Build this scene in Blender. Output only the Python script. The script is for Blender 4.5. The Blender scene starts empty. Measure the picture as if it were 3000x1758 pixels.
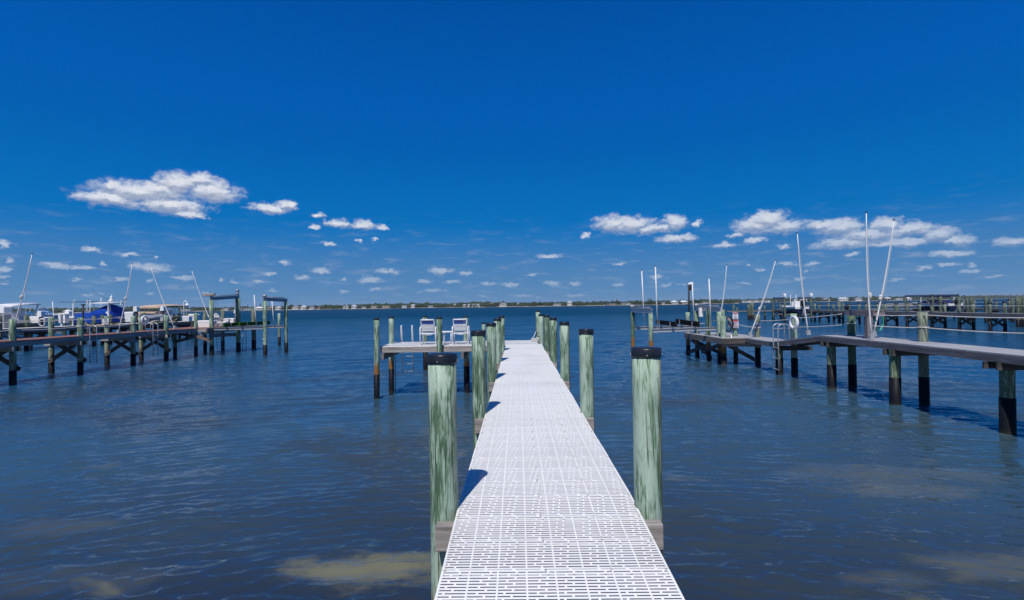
import bpy, math, random
from mathutils import Vector, Matrix, noise as mn
rnd = random.Random(7)
R = math.radians
PI = math.pi
sc = bpy.context.scene
COL = sc.collection

# ---------------------------------------------------------------- camera frame (metres, z = 0 is the water)
F, CX, CY = 1497.0, 1500.0, 879.0
EYE = Vector((0, 0, 3.15))
cy_ = Vector((18.0, -14.0, -F)).normalized()
cz_ = Vector((1, 0.0145, 0)).cross(Vector((18.0, -14.0, -F))).normalized()
if cz_.y < 0: cz_ = -cz_
cx_ = cy_.cross(cz_)
ROT = Matrix((cx_, cy_, cz_))


def ray(px, py): return ROT @ Vector((px - CX, CY - py, -F))
def G(px, py, z=0.0):
    r = ray(px, py); return EYE + r * ((z - EYE.z) / r.z)
def D(px, py, y):
    r = ray(px, py); return EYE + r * (y / r.y)


cam = bpy.data.cameras.new('camera')
cam.sensor_width = 36; cam.lens = F / 3000 * 36; cam.clip_end = 20000; cam.clip_start = 0.05
co = bpy.data.objects.new('camera', cam); COL.objects.link(co)
co.matrix_world = Matrix.Translation(EYE) @ ROT.to_4x4()
sc.camera = co

# ---------------------------------------------------------------- materials


class NT:
    def __init__(s, tree): s.t = tree; s.n = tree.nodes; s.l = tree.links
    def add(s, typ, **kw):
        n = s.n.new(typ)
        for k, v in kw.items():
            if k == 'ins':
                for a, b in v.items():
                    if hasattr(b, 'is_linked'): s.l.new(b, n.inputs[a])
                    else: n.inputs[a].default_value = b
            else: setattr(n, k, v)
        return n
    def math(s, op, a, b=0.0, c=0.0, clamp=False):
        n = s.add('ShaderNodeMath', operation=op, use_clamp=clamp, ins={0: a, 1: b, 2: c}); return n.outputs[0]
    def vec(s, op, a, b=(0, 0, 0), c=(0, 0, 0)):
        n = s.add('ShaderNodeVectorMath', operation=op, ins={0: a, 1: b})
        if op == 'MULTIPLY_ADD':
            if hasattr(c, 'is_linked'): s.l.new(c, n.inputs[2])
            else: n.inputs[2].default_value = c
        return n.outputs['Value'] if op in ('LENGTH', 'DOT_PRODUCT', 'DISTANCE') else n.outputs[0]
    def ramp(s, fac, stops, interp='LINEAR'):
        n = s.add('ShaderNodeValToRGB', ins={0: fac}); e = n.color_ramp; e.interpolation = interp
        while len(e.elements) < len(stops): e.elements.new(0.5)
        for i, (p, c) in enumerate(stops):
            e.elements[i].position = p
            e.elements[i].color = (c, c, c, 1) if isinstance(c, (int, float)) else (*c, 1)
        return n.outputs[0]
    def mix(s, fac, a, b, mode='MIX'):
        n = s.add('ShaderNodeMix', data_type='RGBA', blend_type=mode)
        for sock, v in ((n.inputs['Factor'], fac), (n.inputs[6], a), (n.inputs[7], b)):
            if hasattr(v, 'is_linked'): s.l.new(v, sock)
            elif isinstance(v, (tuple, list)): sock.default_value = (*v[:3], 1)
            else: sock.default_value = v
        return n.outputs[2]
    def noise(s, vec, scale, detail=3, rough=0.55, dist=0.0, col=False):
        n = s.add('ShaderNodeTexNoise', ins={'Scale': scale, 'Detail': detail, 'Roughness': rough, 'Distortion': dist})
        if vec is not None: s.l.new(vec, n.inputs['Vector'])
        return n.outputs['Color' if col else 'Fac']
    def map(s, v, a, b, c=0.0, d=1.0, smooth=False):
        n = s.add('ShaderNodeMapRange', ins={'Value': v, 'From Min': a, 'From Max': b, 'To Min': c, 'To Max': d})
        if smooth: n.interpolation_type = 'SMOOTHSTEP'
        return n.outputs[0]


MATS = {}


def new_mat(name):
    m = bpy.data.materials.new(name); m.use_nodes = True
    t = NT(m.node_tree); b = t.n['Principled BSDF']; MATS[name] = m
    return m, t, b


def rand_coords(t, scale=(1, 1, 1)):
    tc = t.add('ShaderNodeTexCoord').outputs['Object']
    oi = t.add('ShaderNodeObjectInfo')
    off = t.vec('SCALE', (31.7, 17.3, 53.1)); off.node.inputs['Scale'].default_value = 1.0
    t.l.new(oi.outputs['Random'], off.node.inputs['Scale'])
    return t.vec('MULTIPLY_ADD', tc, scale, off), tc, oi


def bump(t, b, h, strength=0.3, dist=0.02):
    n = t.add('ShaderNodeBump', ins={'Height': h, 'Strength': strength, 'Distance': dist})
    t.l.new(n.outputs[0], b.inputs['Normal'])


def plain(name, col, rough=0.5, metal=0.0, var=0.12, scale=6.0, spec=0.5, bumpy=0.0):
    m, t, b = new_mat(name)
    v, tc, oi = rand_coords(t)
    n = t.noise(v, scale, 4, 0.6)
    n2 = t.noise(v, scale * 6, 2, 0.5)
    f = t.math('ADD', t.math('MULTIPLY', n, 0.7), t.math('MULTIPLY', n2, 0.3))
    lo = tuple(c * (1 - var * 1.6) for c in col); hi = tuple(min(1, c * (1 + var * .7)) for c in col)
    t.l.new(t.ramp(f, [(0.3, lo), (0.7, hi)]), b.inputs['Base Color'])
    t.l.new(t.map(n2, 0.2, 0.8, rough * 0.8, min(1, rough * 1.2)), b.inputs['Roughness'])
    b.inputs['Metallic'].default_value = metal
    b.inputs['Specular IOR Level'].default_value = spec
    if bumpy: bump(t, b, n2, bumpy, 0.01)
    return m


def timber(name, c_lo, c_hi, axis=0, rough=0.8, gs=1.0, dark=0.35):
    """weathered boards; axis = the grain direction"""
    m, t, b = new_mat(name)
    s = [34 * gs] * 3; s[axis] = 1.3 * gs
    v, tc, oi = rand_coords(t, tuple(s))
    g = t.noise(v, 1.0, 5, 0.65, 0.6)
    s2 = [5.0] * 3; s2[axis] = 0.7
    w = t.noise(t.vec('MULTIPLY', tc, tuple(s2)), 1.0, 3, 0.6)
    f = t.math('ADD', t.math('MULTIPLY', g, 0.65), t.math('MULTIPLY', w, 0.35))
    col = t.ramp(f, [(0.3, tuple(c * dark for c in c_lo)), (0.42, c_lo), (0.62, c_hi), (0.8, tuple(min(1, c * 1.12) for c in c_hi))])
    t.l.new(col, b.inputs['Base Color'])
    b.inputs['Roughness'].default_value = rough
    b.inputs['Specular IOR Level'].default_value = 0.25
    bump(t, b, g, 0.45, 0.006)
    return m


def pile_mat(name, pale, mid, dark, stain, z_stain, soft=True, streak=0.5):
    m, t, b = new_mat(name)
    v, tc, oi = rand_coords(t, (1, 1, 1))
    big = t.noise(t.vec('MULTIPLY', v, (7, 7, 1.5)), 1.0, 3, 0.6, 1.2)
    mid_n = t.noise(t.vec('MULTIPLY', v, (26, 26, 2.2)), 1.0, 5, 0.68, 1.4)
    fine = t.noise(t.vec('MULTIPLY', v, (95, 95, 4)), 1.0, 4, 0.65, 0.9)
    f = t.math('ADD', t.math('MULTIPLY', big, 0.42), t.math('MULTIPLY', mid_n, 0.48))
    f = t.math('ADD', f, t.math('MULTIPLY', fine, 0.30))
    sep = t.add('ShaderNodeSeparateColor', ins={0: oi.outputs['Color']})
    f = t.math('MULTIPLY_ADD', t.math('SUBTRACT', f, 0.60), 1.75, 0.52)
    f = t.math('ADD', f, t.math('SUBTRACT', sep.outputs[0], 0.5))       # object colour R: how pale this pile is
    col = t.ramp(f, [(0.42, dark), (0.49, mid), (0.53, tuple((a + c) / 2 for a, c in zip(pale, mid))), (0.565, pale), (0.8, tuple(min(1, c * 1.15) for c in pale))])
    # chalky weathering: the grain shows as paler and greyer fibres
    fib = t.noise(t.vec('MULTIPLY', v, (150, 150, 7)), 1.0, 3, 0.7, 0.5)
    col = t.mix(t.map(fib, 0.40, 0.66, 0.0, 0.55), col, tuple(c * 0.62 for c in pale))
    blo = t.noise(t.vec('MULTIPLY', v, (11, 11, 4.5)), 1.0, 4, 0.65, 1.0)
    col = t.mix(t.map(blo, 0.50, 0.68, 0.0, 0.45, True), col, tuple(0.5 * a + 0.5 * c for a, c in zip((0.19, 0.20, 0.13), mid)))
    # grain lines and checks
    chk = t.noise(t.vec('MULTIPLY', v, (60, 60, 1.1)), 1.0, 2, 0.5, 0.3)
    chk = t.map(chk, 0.33, 0.37, 1.0, 0.0, True)
    col = t.mix(t.math('MULTIPLY', chk, 0.75), col, tuple(c * 0.45 for c in dark))
    # rusty drip stain down one side
    sp = t.add('ShaderNodeSeparateXYZ', ins={0: tc})
    side = t.math('ADD', sp.outputs[0], t.math('MULTIPLY', t.math('SUBTRACT', mid_n, 0.5), 0.06))
    sidef = t.map(side, 0.055, 0.085, 0, 0.75, True)
    col = t.mix(t.math('MULTIPLY', sidef, sep.outputs[2]), col, (0.17, 0.12, 0.035))
    # brown tidal band above the wrap
    zz = t.math('ADD', sp.outputs[2], t.math('MULTIPLY', t.math('SUBTRACT', mid_n, 0.5), 0.5))
    band = t.map(zz, z_stain + 0.18, z_stain - 0.1, 0, 1, True)
    rust = t.mix(mid_n, tuple(c * 0.45 for c in stain), tuple(min(1, c * 1.3) for c in stain))
    col = t.mix(t.math('MULTIPLY', band, sep.outputs[1]), col, rust)
    low = t.map(sp.outputs[2], 0.75, 0.5, 0, 1, True)
    col = t.mix(low, col, (0.035, 0.035, 0.03))
    t.l.new(col, b.inputs['Base Color'])
    b.inputs['Roughness'].default_value = 0.75
    b.inputs['Specular IOR Level'].default_value = 0.3
    bump(t, b, t.math('ADD', mid_n, t.math('MULTIPLY', chk, -0.6)), 0.35, 0.008)
    return m


def wrap_mat(name):
    m, t, b = new_mat(name)
    v, tc, oi = rand_coords(t)
    sp = t.add('ShaderNodeSeparateXYZ', ins={0: tc})
    z = sp.outputs[2]
    n = t.noise(v, 14, 4, 0.7)
    vo = t.add('ShaderNodeTexVoronoi', ins={'Vector': v, 'Scale': 38.0})
    shell = t.math('MULTIPLY', t.map(vo.outputs['Distance'], 0.10, 0.19, 1, 0), t.map(n, 0.54, 0.62, 0, 1))
    zone = t.map(t.math('ADD', z, t.math('MULTIPLY', n, 0.3)), 0.50, 0.28, 0, 1, True)
    slime = t.map(t.math('ADD', z, t.math('MULTIPLY', n, 0.1)), 0.16, 0.06, 0, 1, True)
    col = t.mix(n, (0.005, 0.006, 0.010), (0.013, 0.014, 0.018))
    col = t.mix(t.math('MULTIPLY', slime, 0.7), col, (0.032, 0.031, 0.02))
    col = t.mix(t.math('MULTIPLY', shell, zone), col, (0.38, 0.37, 0.35))
    t.l.new(col, b.inputs['Base Color'])
    b.inputs['Roughness'].default_value = 0.5
    b.inputs['Specular IOR Level'].default_value = 0.12
    h = t.math('ADD', t.math('MULTIPLY', n, 0.4), t.math('MULTIPLY', shell, zone))
    bump(t, b, h, 0.6, 0.02)
    return m


pile_mat('pile_green', (0.37, 0.48, 0.38), (0.11, 0.21, 0.12), (0.035, 0.085, 0.04), (0.27, 0.13, 0.035), 1.15)
pile_mat('pile_old', (0.25, 0.28, 0.22), (0.12, 0.155, 0.10), (0.045, 0.06, 0.042), (0.3, 0.2, 0.07), 1.05)
pile_mat('pile_far', (0.20, 0.25, 0.19), (0.095, 0.13, 0.09), (0.035, 0.055, 0.038), (0.24, 0.18, 0.07), 0.95)
wrap_mat('pile_wrap')
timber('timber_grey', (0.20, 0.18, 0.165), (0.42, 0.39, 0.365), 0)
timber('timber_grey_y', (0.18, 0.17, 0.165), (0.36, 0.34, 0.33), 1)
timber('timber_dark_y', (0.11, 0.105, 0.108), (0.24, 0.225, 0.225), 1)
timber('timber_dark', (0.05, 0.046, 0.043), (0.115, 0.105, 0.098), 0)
timber('timber_dark_grey', (0.035, 0.034, 0.034), (0.085, 0.082, 0.080), 0)  # a darker, greyer timber colour for the right dock's cross beams
timber('timber_tan', (0.32, 0.2, 0.12), (0.5, 0.36, 0.25), 0)
timber('timber_mauve', (0.17, 0.145, 0.15), (0.24, 0.21, 0.215), 1, 0.7, 0.6, 0.7)


def boards(name, c_lo, c_hi, pitch, axis=1, gap=0.06):
    """deck of boards laid across the pier: thin dark seams every pitch metres along axis"""
    m, t, b = new_mat(name)
    tc = t.add('ShaderNodeTexCoord').outputs['Object']
    sp = t.add('ShaderNodeSeparateXYZ', ins={0: tc})
    u = t.math('DIVIDE', sp.outputs[axis], pitch)
    fl = t.math('FLOOR', u); fr = t.math('SUBTRACT', u, fl)
    seam = t.math('LESS_THAN', fr, gap)
    wn = t.add('ShaderNodeTexWhiteNoise', noise_dimensions='1D', ins={'W': fl}).outputs[0]
    s = [4.0] * 3; s[axis] = 40.0
    g = t.noise(t.vec('MULTIPLY', tc, tuple(s)), 1.0, 4, 0.6)
    f = t.math('ADD', t.math('MULTIPLY', wn, 0.45), t.math('MULTIPLY', g, 0.55))
    col = t.ramp(f, [(0.2, c_lo), (0.8, c_hi)])
    col = t.mix(t.math('MULTIPLY', seam, 0.85), col, tuple(c * 0.15 for c in c_lo))
    t.l.new(col, b.inputs['Base Color']); b.inputs['Roughness'].default_value = 0.75
    b.inputs['Specular IOR Level'].default_value = 0.3
    bump(t, b, t.math('SUBTRACT', g, seam), 0.4, 0.006)
    return m


boards('deck_red', (0.20, 0.095, 0.075), (0.33, 0.17, 0.135), 0.14)
boards('deck_pale', (0.56, 0.53, 0.48), (0.76, 0.72, 0.66), 0.14)
boards('deck_grey', (0.29, 0.295, 0.305), (0.40, 0.405, 0.415), 0.14, gap=0.03)
boards('deck_far', (0.16, 0.145, 0.13), (0.27, 0.25, 0.225), 0.14)
def panel_mat():
    m, t, b = new_mat('white_panel')
    oi = t.add('ShaderNodeObjectInfo')
    pos = t.add('ShaderNodeNewGeometry').outputs['Position']
    a = t.noise(t.vec('MULTIPLY', pos, (1.4, 0.6, 1)), 1.0, 4, 0.6); c = t.noise(t.vec('MULTIPLY', pos, (18, 5, 1)), 1.0, 4, 0.7)
    f = t.math('ADD', t.math('MULTIPLY', a, 0.55), t.math('MULTIPLY', c, 0.3))
    f = t.math('ADD', f, t.math('MULTIPLY', oi.outputs['Random'], 0.15))
    col = t.ramp(f, [(0.3, (0.70, 0.695, 0.665)), (0.5, (0.80, 0.80, 0.775)), (0.68, (0.84, 0.84, 0.815))])
    spot = t.noise(t.vec('MULTIPLY', pos, (9, 9, 1)), 1.0, 5, 0.7)
    col = t.mix(t.map(spot, 0.68, 0.78, 0, 0.3, True), col, (0.42, 0.40, 0.35))
    t.l.new(col, b.inputs['Base Color']); b.inputs['Roughness'].default_value = 0.45
panel_mat()
plain('cap_plastic', (0.016, 0.018, 0.024), 0.33, 0, 0.25, 10, 0.5)
plain('screw_steel', (0.62, 0.6, 0.56), 0.35, 0.8, 0.1)
plain('white_pvc', (0.80, 0.80, 0.80), 0.3, 0, 0.05, 8)
plain('white_pole', (0.72, 0.72, 0.71), 0.35, 0, 0.08, 5)
plain('strap_white', (0.76, 0.77, 0.79), 0.45, 0, 0.05)
plain('strap_blue', (0.008, 0.06, 0.36), 0.4, 0, 0.1)
plain('aluminium', (0.50, 0.51, 0.53), 0.42, 0.55, 0.1, 12)
plain('galvanised', (0.34, 0.36, 0.39), 0.5, 0.4, 0.15, 10)
plain('rope_white', (0.66, 0.64, 0.60), 0.85, 0, 0.15, 60, 0.2, 0.4)
plain('rope_blue', (0.25, 0.32, 0.55), 0.85, 0, 0.3, 60, 0.2)
plain('rope_yellow', (0.62, 0.50, 0.10), 0.8, 0, 0.15, 40, 0.2)
plain('hose_green', (0.05, 0.36, 0.26), 0.35, 0, 0.08)
plain('rubber_black', (0.012, 0.012, 0.013), 0.55, 0, 0.3)
plain('black_carpet', (0.014, 0.013, 0.016), 0.95, 0, 0.25, 40, 0.1, 0.5)
plain('green_turf', (0.035, 0.12, 0.012), 0.95, 0, 0.35, 60, 0.1, 0.8)
plain('gelcoat_white', (0.78, 0.78, 0.77), 0.16, 0, 0.03, 2, 0.5)
plain('gelcoat_navy', (0.012, 0.022, 0.06), 0.12, 0, 0.1, 2)
plain('gelcoat_grey', (0.30, 0.31, 0.33), 0.3, 0, 0.08, 3)
plain('canvas_blue', (0.003, 0.05, 0.33), 0.8, 0, 0.22, 3, 0.2, 0.2)
plain('canvas_navy', (0.02, 0.018, 0.085), 0.8, 0, 0.2, 3, 0.2)
plain('canvas_tan', (0.55, 0.41, 0.31), 0.8, 0, 0.12, 3, 0.2)
plain('sign_white', (0.70, 0.70, 0.72), 0.4, 0, 0.06, 10)
plain('sign_pink', (0.62, 0.50, 0.58), 0.4, 0, 0.06, 10)
plain('sign_blue', (0.15, 0.24, 0.36), 0.45, 0, 0.08, 10)
plain('sign_red', (0.36, 0.05, 0.07), 0.45, 0, 0.1, 10)
plain('sign_ink', (0.10, 0.10, 0.13), 0.5, 0, 0.1, 10)
plain('sign_sky', (0.12, 0.42, 0.70), 0.4, 0, 0.1, 10)
plain('ring_white', (0.74, 0.74, 0.78), 0.5, 0, 0.07, 9)
plain('wall_white', (0.66, 0.65, 0.62), 0.7, 0, 0.06, 0.4)
plain('wall_cream', (0.50, 0.42, 0.34), 0.7, 0, 0.06, 0.4)
plain('wall_pink', (0.46, 0.34, 0.29), 0.7, 0, 0.06, 0.4)
plain('roof_grey', (0.22, 0.23, 0.25), 0.6, 0, 0.1, 0.5)
plain('roof_white', (0.64, 0.65, 0.66), 0.5, 0, 0.05, 0.5)
plain('roof_tan', (0.30, 0.22, 0.16), 0.7, 0, 0.1, 0.5)
plain('window_dark', (0.03, 0.04, 0.05), 0.15, 0, 0.1)
plain('concrete', (0.30, 0.32, 0.34), 0.8, 0, 0.06, 0.05)
plain('bark', (0.09, 0.07, 0.05), 0.9, 0, 0.2, 1)


def glass_mat():
    m, t, b = new_mat('window_glass')
    b.inputs['Base Color'].default_value = (0.35, 0.45, 0.5, 1); b.inputs['Roughness'].default_value = 0.05
    b.inputs['Transmission Weight'].default_value = 0.85; b.inputs['IOR'].default_value = 1.1
glass_mat()


def foliage_mat():
    m, t, b = new_mat('foliage')
    tc = t.add('ShaderNodeTexCoord').outputs['Object']
    n = t.noise(tc, 0.12, 3, 0.6); n2 = t.noise(tc, 1.1, 3, 0.7)
    f = t.math('ADD', t.math('MULTIPLY', n, 0.55), t.math('MULTIPLY', n2, 0.45))
    t.l.new(t.ramp(f, [(0.32, (0.013, 0.026, 0.013)), (0.5, (0.028, 0.048, 0.022)), (0.68, (0.056, 0.078, 0.036))]), b.inputs['Base Color'])
    b.inputs['Roughness'].default_value = 0.8; b.inputs['Specular IOR Level'].default_value = 0.15
    m, t, b = new_mat('land')
    tc = t.add('ShaderNodeTexCoord').outputs['Object']
    n = t.noise(tc, 0.03, 4, 0.65)
    t.l.new(t.ramp(n, [(0.42, (0.05, 0.07, 0.03)), (0.52, (0.20, 0.17, 0.11)), (0.62, (0.42, 0.37, 0.28))]), b.inputs['Base Color'])
    b.inputs['Roughness'].default_value = 0.9
foliage_mat()


def water_mat():
    m, t, b = new_mat('water')
    pos = t.add('ShaderNodeNewGeometry').outputs['Position']
    sp = t.add('ShaderNodeSeparateXYZ', ins={0: pos}); x, y = sp.outputs[0], sp.outputs[1]
    dist = t.vec('LENGTH', pos)
    # body colour by distance, its blue partly painted sky reflection; then sea grass, sand
    olive = (0.042, 0.050, 0.036)
    dn = t.math('MULTIPLY', dist, t.map(t.noise(t.vec('MULTIPLY', pos, (0.06, 0.12, 0.1)), 1.0, 3, 0.55, 0.4), 0.3, 0.7, 0.72, 1.3))
    col = t.ramp(t.math('DIVIDE', t.math('LOGARITHM', t.math('MAXIMUM', dn, 4.0), 2.0), 10.0), [(0.26, (0.022, 0.031, 0.040)), (0.33, (0.034, 0.060, 0.080)), (0.39, (0.036, 0.078, 0.108)), (0.50, (0.015, 0.064, 0.126)), (0.66, (0.001, 0.050, 0.112)), (0.82, (0.0, 0.042, 0.100))])
    gp = t.vec('MULTIPLY', pos, (0.10, 0.17, 0.1))
    gn = t.noise(gp, 1.0, 3, 0.55, 0.4)
    col = t.mix(t.math('MULTIPLY', t.map(gn, 0.46, 0.66, 0, 1, True), t.map(dist, 42, 16, 0, 0.85, True)), col, olive)
    sn = t.noise(t.vec('MULTIPLY', pos, (0.33, 0.62, 0.3)), 1.0, 4, 0.6, 0.3)
    patch = t.math('MULTIPLY', t.map(sn, 0.60, 0.74, 0, 1, True), t.map(dist, 20, 9, 0, 0.55, True))
    # three sand patches that can be made out through the shallow water
    wob = t.math('MULTIPLY', t.math('SUBTRACT', t.noise(t.vec('MULTIPLY', pos, (1.3, 2.6, 1)), 1.0, 6, 0.68), 0.5), 1.9)
    for (px, py, rx, ry, k) in SAND:
        c = G(px, py)
        q = t.vec('MULTIPLY_ADD', pos, (1 / rx, 1 / ry, 0), (-c.x / rx, -c.y / ry, 0))
        l = t.math('ADD', t.vec('LENGTH', q), wob)
        patch = t.math('MAXIMUM', patch, t.math('MULTIPLY', t.map(l, 1.1, 0.35, 0, 1, True), k))
    col = t.mix(patch, col, (0.200, 0.195, 0.105))
    t.l.new(col, b.inputs['Base Color'])
    b.inputs['IOR'].default_value = 1.5
    b.inputs['Specular IOR Level'].default_value = 0.5
    t.l.new(t.map(dist, 10, 160, 0.02, 0.22), b.inputs['Roughness'])
    # at a distance the chop is too small to resolve: steep facets hide the mirror-like ones
    t.l.new(t.map(dist, 18, 160, 1.0, 0.3), b.inputs['Specular IOR Level'])
    def waves(ang, sx, sy, scale, det, ro, dis):
        r = t.add('ShaderNodeVectorRotate', rotation_type='Z_AXIS', ins={'Vector': pos, 'Angle': ang}).outputs[0]
        return t.noise(t.vec('MULTIPLY', r, (sx, sy, 1)), scale, det, ro, dis)
    w5 = waves(R(4), 5.5, 12.0, 1.0, 3, 0.6, 0.3)         # capillary ripples
    w1 = waves(R(-6), 0.5, 1.6, 1.0, 3, 0.6, 0.5)         # chop beyond the modelled waves
    h = t.math('MULTIPLY', w5, t.map(dist, 8, 40, 0.004, 0.045))
    h = t.math('ADD', h, t.math('MULTIPLY', w1, t.map(dist, 30, 140, 0.0, 0.42)))
    bn = t.add('ShaderNodeBump', ins={'Height': h, 'Strength': 1.0, 'Distance': 1.0})
    t.l.new(bn.outputs[0], b.inputs['Normal'])
    dif = t.add('ShaderNodeBsdfDiffuse', ins={'Color': col, 'Normal': bn.outputs[0]})
    mx = t.add('ShaderNodeMixShader', ins={0: t.map(dist, 18, 170, 0.0, 0.78), 1: b.outputs[0], 2: dif.outputs[0]})
    t.l.new(mx.outputs[0], t.n['Material Output'].inputs['Surface'])


SAND = [(1075, 1668, 1.05, 0.42, 0.68), (1240, 1640, 0.55, 0.30, 0.5), (190, 1545, 1.0, 0.35, 0.13), (120, 1700, 1.3, 0.45, 0.08),
        (2640, 1435, 1.5, 0.5, 0.26), (2560, 1390, 1.8, 0.8, 0.2), (2930, 1660, 1.0, 0.42, 0.28), (2800, 1390, 1.2, 0.6, 0.16), (350, 1700, 0.8, 0.3, 0.12), (2600, 1690, 0.6, 0.22, 0.16)]
water_mat()

# ---------------------------------------------------------------- mesh helpers


class MB:
    def __init__(s): s.v = []; s.f = []; s.smooth = set()
    def _add(s, vs, fs, smooth=False):
        o = len(s.v); s.v += [Vector(v) for v in vs]
        for f in fs:
            if smooth: s.smooth.add(len(s.f))
            s.f.append(tuple(i + o for i in f))
        return s
    def box(s, c, d, rz=0.0, rx=0.0):
        m = Matrix.Rotation(rz, 3, 'Z') @ Matrix.Rotation(rx, 3, 'X'); c = Vector(c)
        vs = [c + m @ Vector((a * d[0] / 2, b * d[1] / 2, e * d[2] / 2)) for e in (-1, 1) for b in (-1, 1) for a in (-1, 1)]
        return s._add(vs, [(0, 2, 3, 1), (4, 5, 7, 6), (0, 1, 5, 4), (2, 6, 7, 3), (0, 4, 6, 2), (1, 3, 7, 5)])
    def beam(s, p, q, w, h, up=(0, 0, 1)):
        p, q = Vector(p), Vector(q); d = (q - p).normalized(); u = Vector(up)
        a = d.cross(u)
        if a.length < 1e-4: a = d.cross(Vector((0, 1, 0)))
        a.normalize(); u = a.cross(d).normalized()
        vs = []
        for e in (p, q):
            for i, j in ((-1, -1), (1, -1), (1, 1), (-1, 1)): vs.append(e + a * (i * w / 2) + u * (j * h / 2))
        return s._add(vs, [(3, 2, 1, 0), (4, 5, 6, 7), (0, 1, 5, 4), (1, 2, 6, 5), (2, 3, 7, 6), (3, 0, 4, 7)])
    def tube(s, pts, r, n=8, caps=True, closed=False):
        pts = [Vector(p) for p in pts]; k = len(pts)
        rs = r if isinstance(r, (list, tuple)) else [r] * k
        vs = []; ref = None
        for i, p in enumerate(pts):
            if closed: d = pts[(i + 1) % k] - pts[i - 1]
            else: d = pts[min(i + 1, k - 1)] - pts[max(i - 1, 0)]
            d.normalize()
            if ref is None:
                ref = Vector((0, 0, 1)) if abs(d.z) < 0.9 else Vector((1, 0, 0))
            a = (ref - d * ref.dot(d)).normalized(); ref = a; b = d.cross(a)
            vs += [p + (a * math.cos(2 * PI * j / n) + b * math.sin(2 * PI * j / n)) * rs[i] for j in range(n)]
        fs = []
        for i in range(k if closed else k - 1):
            i2 = (i + 1) % k
            for j in range(n): fs.append((i * n + j, i * n + (j + 1) % n, i2 * n + (j + 1) % n, i2 * n + j))
        s._add(vs, fs, True)
        if caps and not closed:
            o = len(s.v) - len(vs)
            s.f.append(tuple(o + j for j in range(n - 1, -1, -1))); s.f.append(tuple(o + (k - 1) * n + j for j in range(n)))
        return s
    def lathe(s, prof, n=20, c=(0, 0, 0)):
        c = Vector(c); vs = []; fs = []
        for (r, z) in prof: vs += [c + Vector((r * math.cos(2 * PI * j / n), r * math.sin(2 * PI * j / n), z)) for j in range(n)]
        for i in range(len(prof) - 1):
            for j in range(n): fs.append((i * n + j, i * n + (j + 1) % n, (i + 1) * n + (j + 1) % n, (i + 1) * n + j))
        s._add(vs, fs, True); o = len(s.v) - len(vs)
        s.f.append(tuple(o + j for j in range(n - 1, -1, -1))); s.f.append(tuple(o + (len(prof) - 1) * n + j for j in range(n)))
        return s
    def loft(s, rings, smooth=True, cap0=True, cap1=True, closed=False):
        n = len(rings[0]); vs = [p for r in rings for p in r]; fs = []
        for i in range(len(rings) - 1):
            for j in range(n if closed else n - 1): fs.append((i * n + j, i * n + (j + 1) % n, (i + 1) * n + (j + 1) % n, (i + 1) * n + j))
        s._add(vs, fs, smooth); o = len(s.v) - len(vs)
        if cap0: s.f.append(tuple(o + j for j in range(n - 1, -1, -1)))
        if cap1: s.f.append(tuple(o + (len(rings) - 1) * n + j for j in range(n)))
        return s
    def poly(s, pts, t):
        """flat polygon pts (3d, planar) given thickness vector t"""
        pts = [Vector(p) for p in pts]; t = Vector(t); n = len(pts)
        return s._add(pts + [p + t for p in pts], [tuple(range(n - 1, -1, -1)), tuple(range(n, 2 * n))] + [(i, (i + 1) % n, n + (i + 1) % n, n + i) for i in range(n)])
    def build(s, name, mat, parent=None, loc=(0, 0, 0), world=None, bevel=0.0):
        """verts are relative to loc (world coordinates)"""
        me = bpy.data.meshes.new(name); me.from_pydata([tuple(v) for v in s.v], [], s.f)
        for i in s.smooth: me.polygons[i].use_smooth = True
        me.materials.append(MATS[mat]); me.validate()
        o = bpy.data.objects.new(name, me); COL.objects.link(o)
        place(o, loc, parent)
        if bevel:
            bm = o.modifiers.new('bevel', 'BEVEL'); bm.width = bevel; bm.segments = 2; bm.limit_method = 'ANGLE'
        return o


WORLD = {}


def place(o, loc, parent):
    loc = Vector(loc); WORLD[o.name] = loc
    if parent is not None: o.parent = parent; o.location = loc - WORLD[parent.name]
    else: o.location = loc


def tag(o, label=None, cat=None, group=None, kind=None):
    if label: o['label'] = label
    if cat: o['category'] = cat
    if group: o['group'] = group
    if kind: o['kind'] = kind
    return o


def thing(name, label, cat, loc, group=None):
    o = bpy.data.objects.new(name, None); COL.objects.link(o); o.empty_display_size = 0.2
    place(o, loc, None); return tag(o, label, cat, group)


def dup(root, loc, label=None, rz=None, group=None):
    r = root.copy(); COL.objects.link(r); r.location = loc; WORLD[r.name] = Vector(loc)
    if rz is not None: r.rotation_euler = (0, 0, rz)
    if label: r['label'] = label
    if group: r['group'] = group
    for ch in list(root.children):
        c = ch.copy(); COL.objects.link(c); c.parent = r
        for g in list(ch.children):
            d = g.copy(); COL.objects.link(d); d.parent = c
    return r


def L(o, *pts): return [Vector(p) - Vector(o) for p in pts]

# ---------------------------------------------------------------- water and land
import numpy as np


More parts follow.
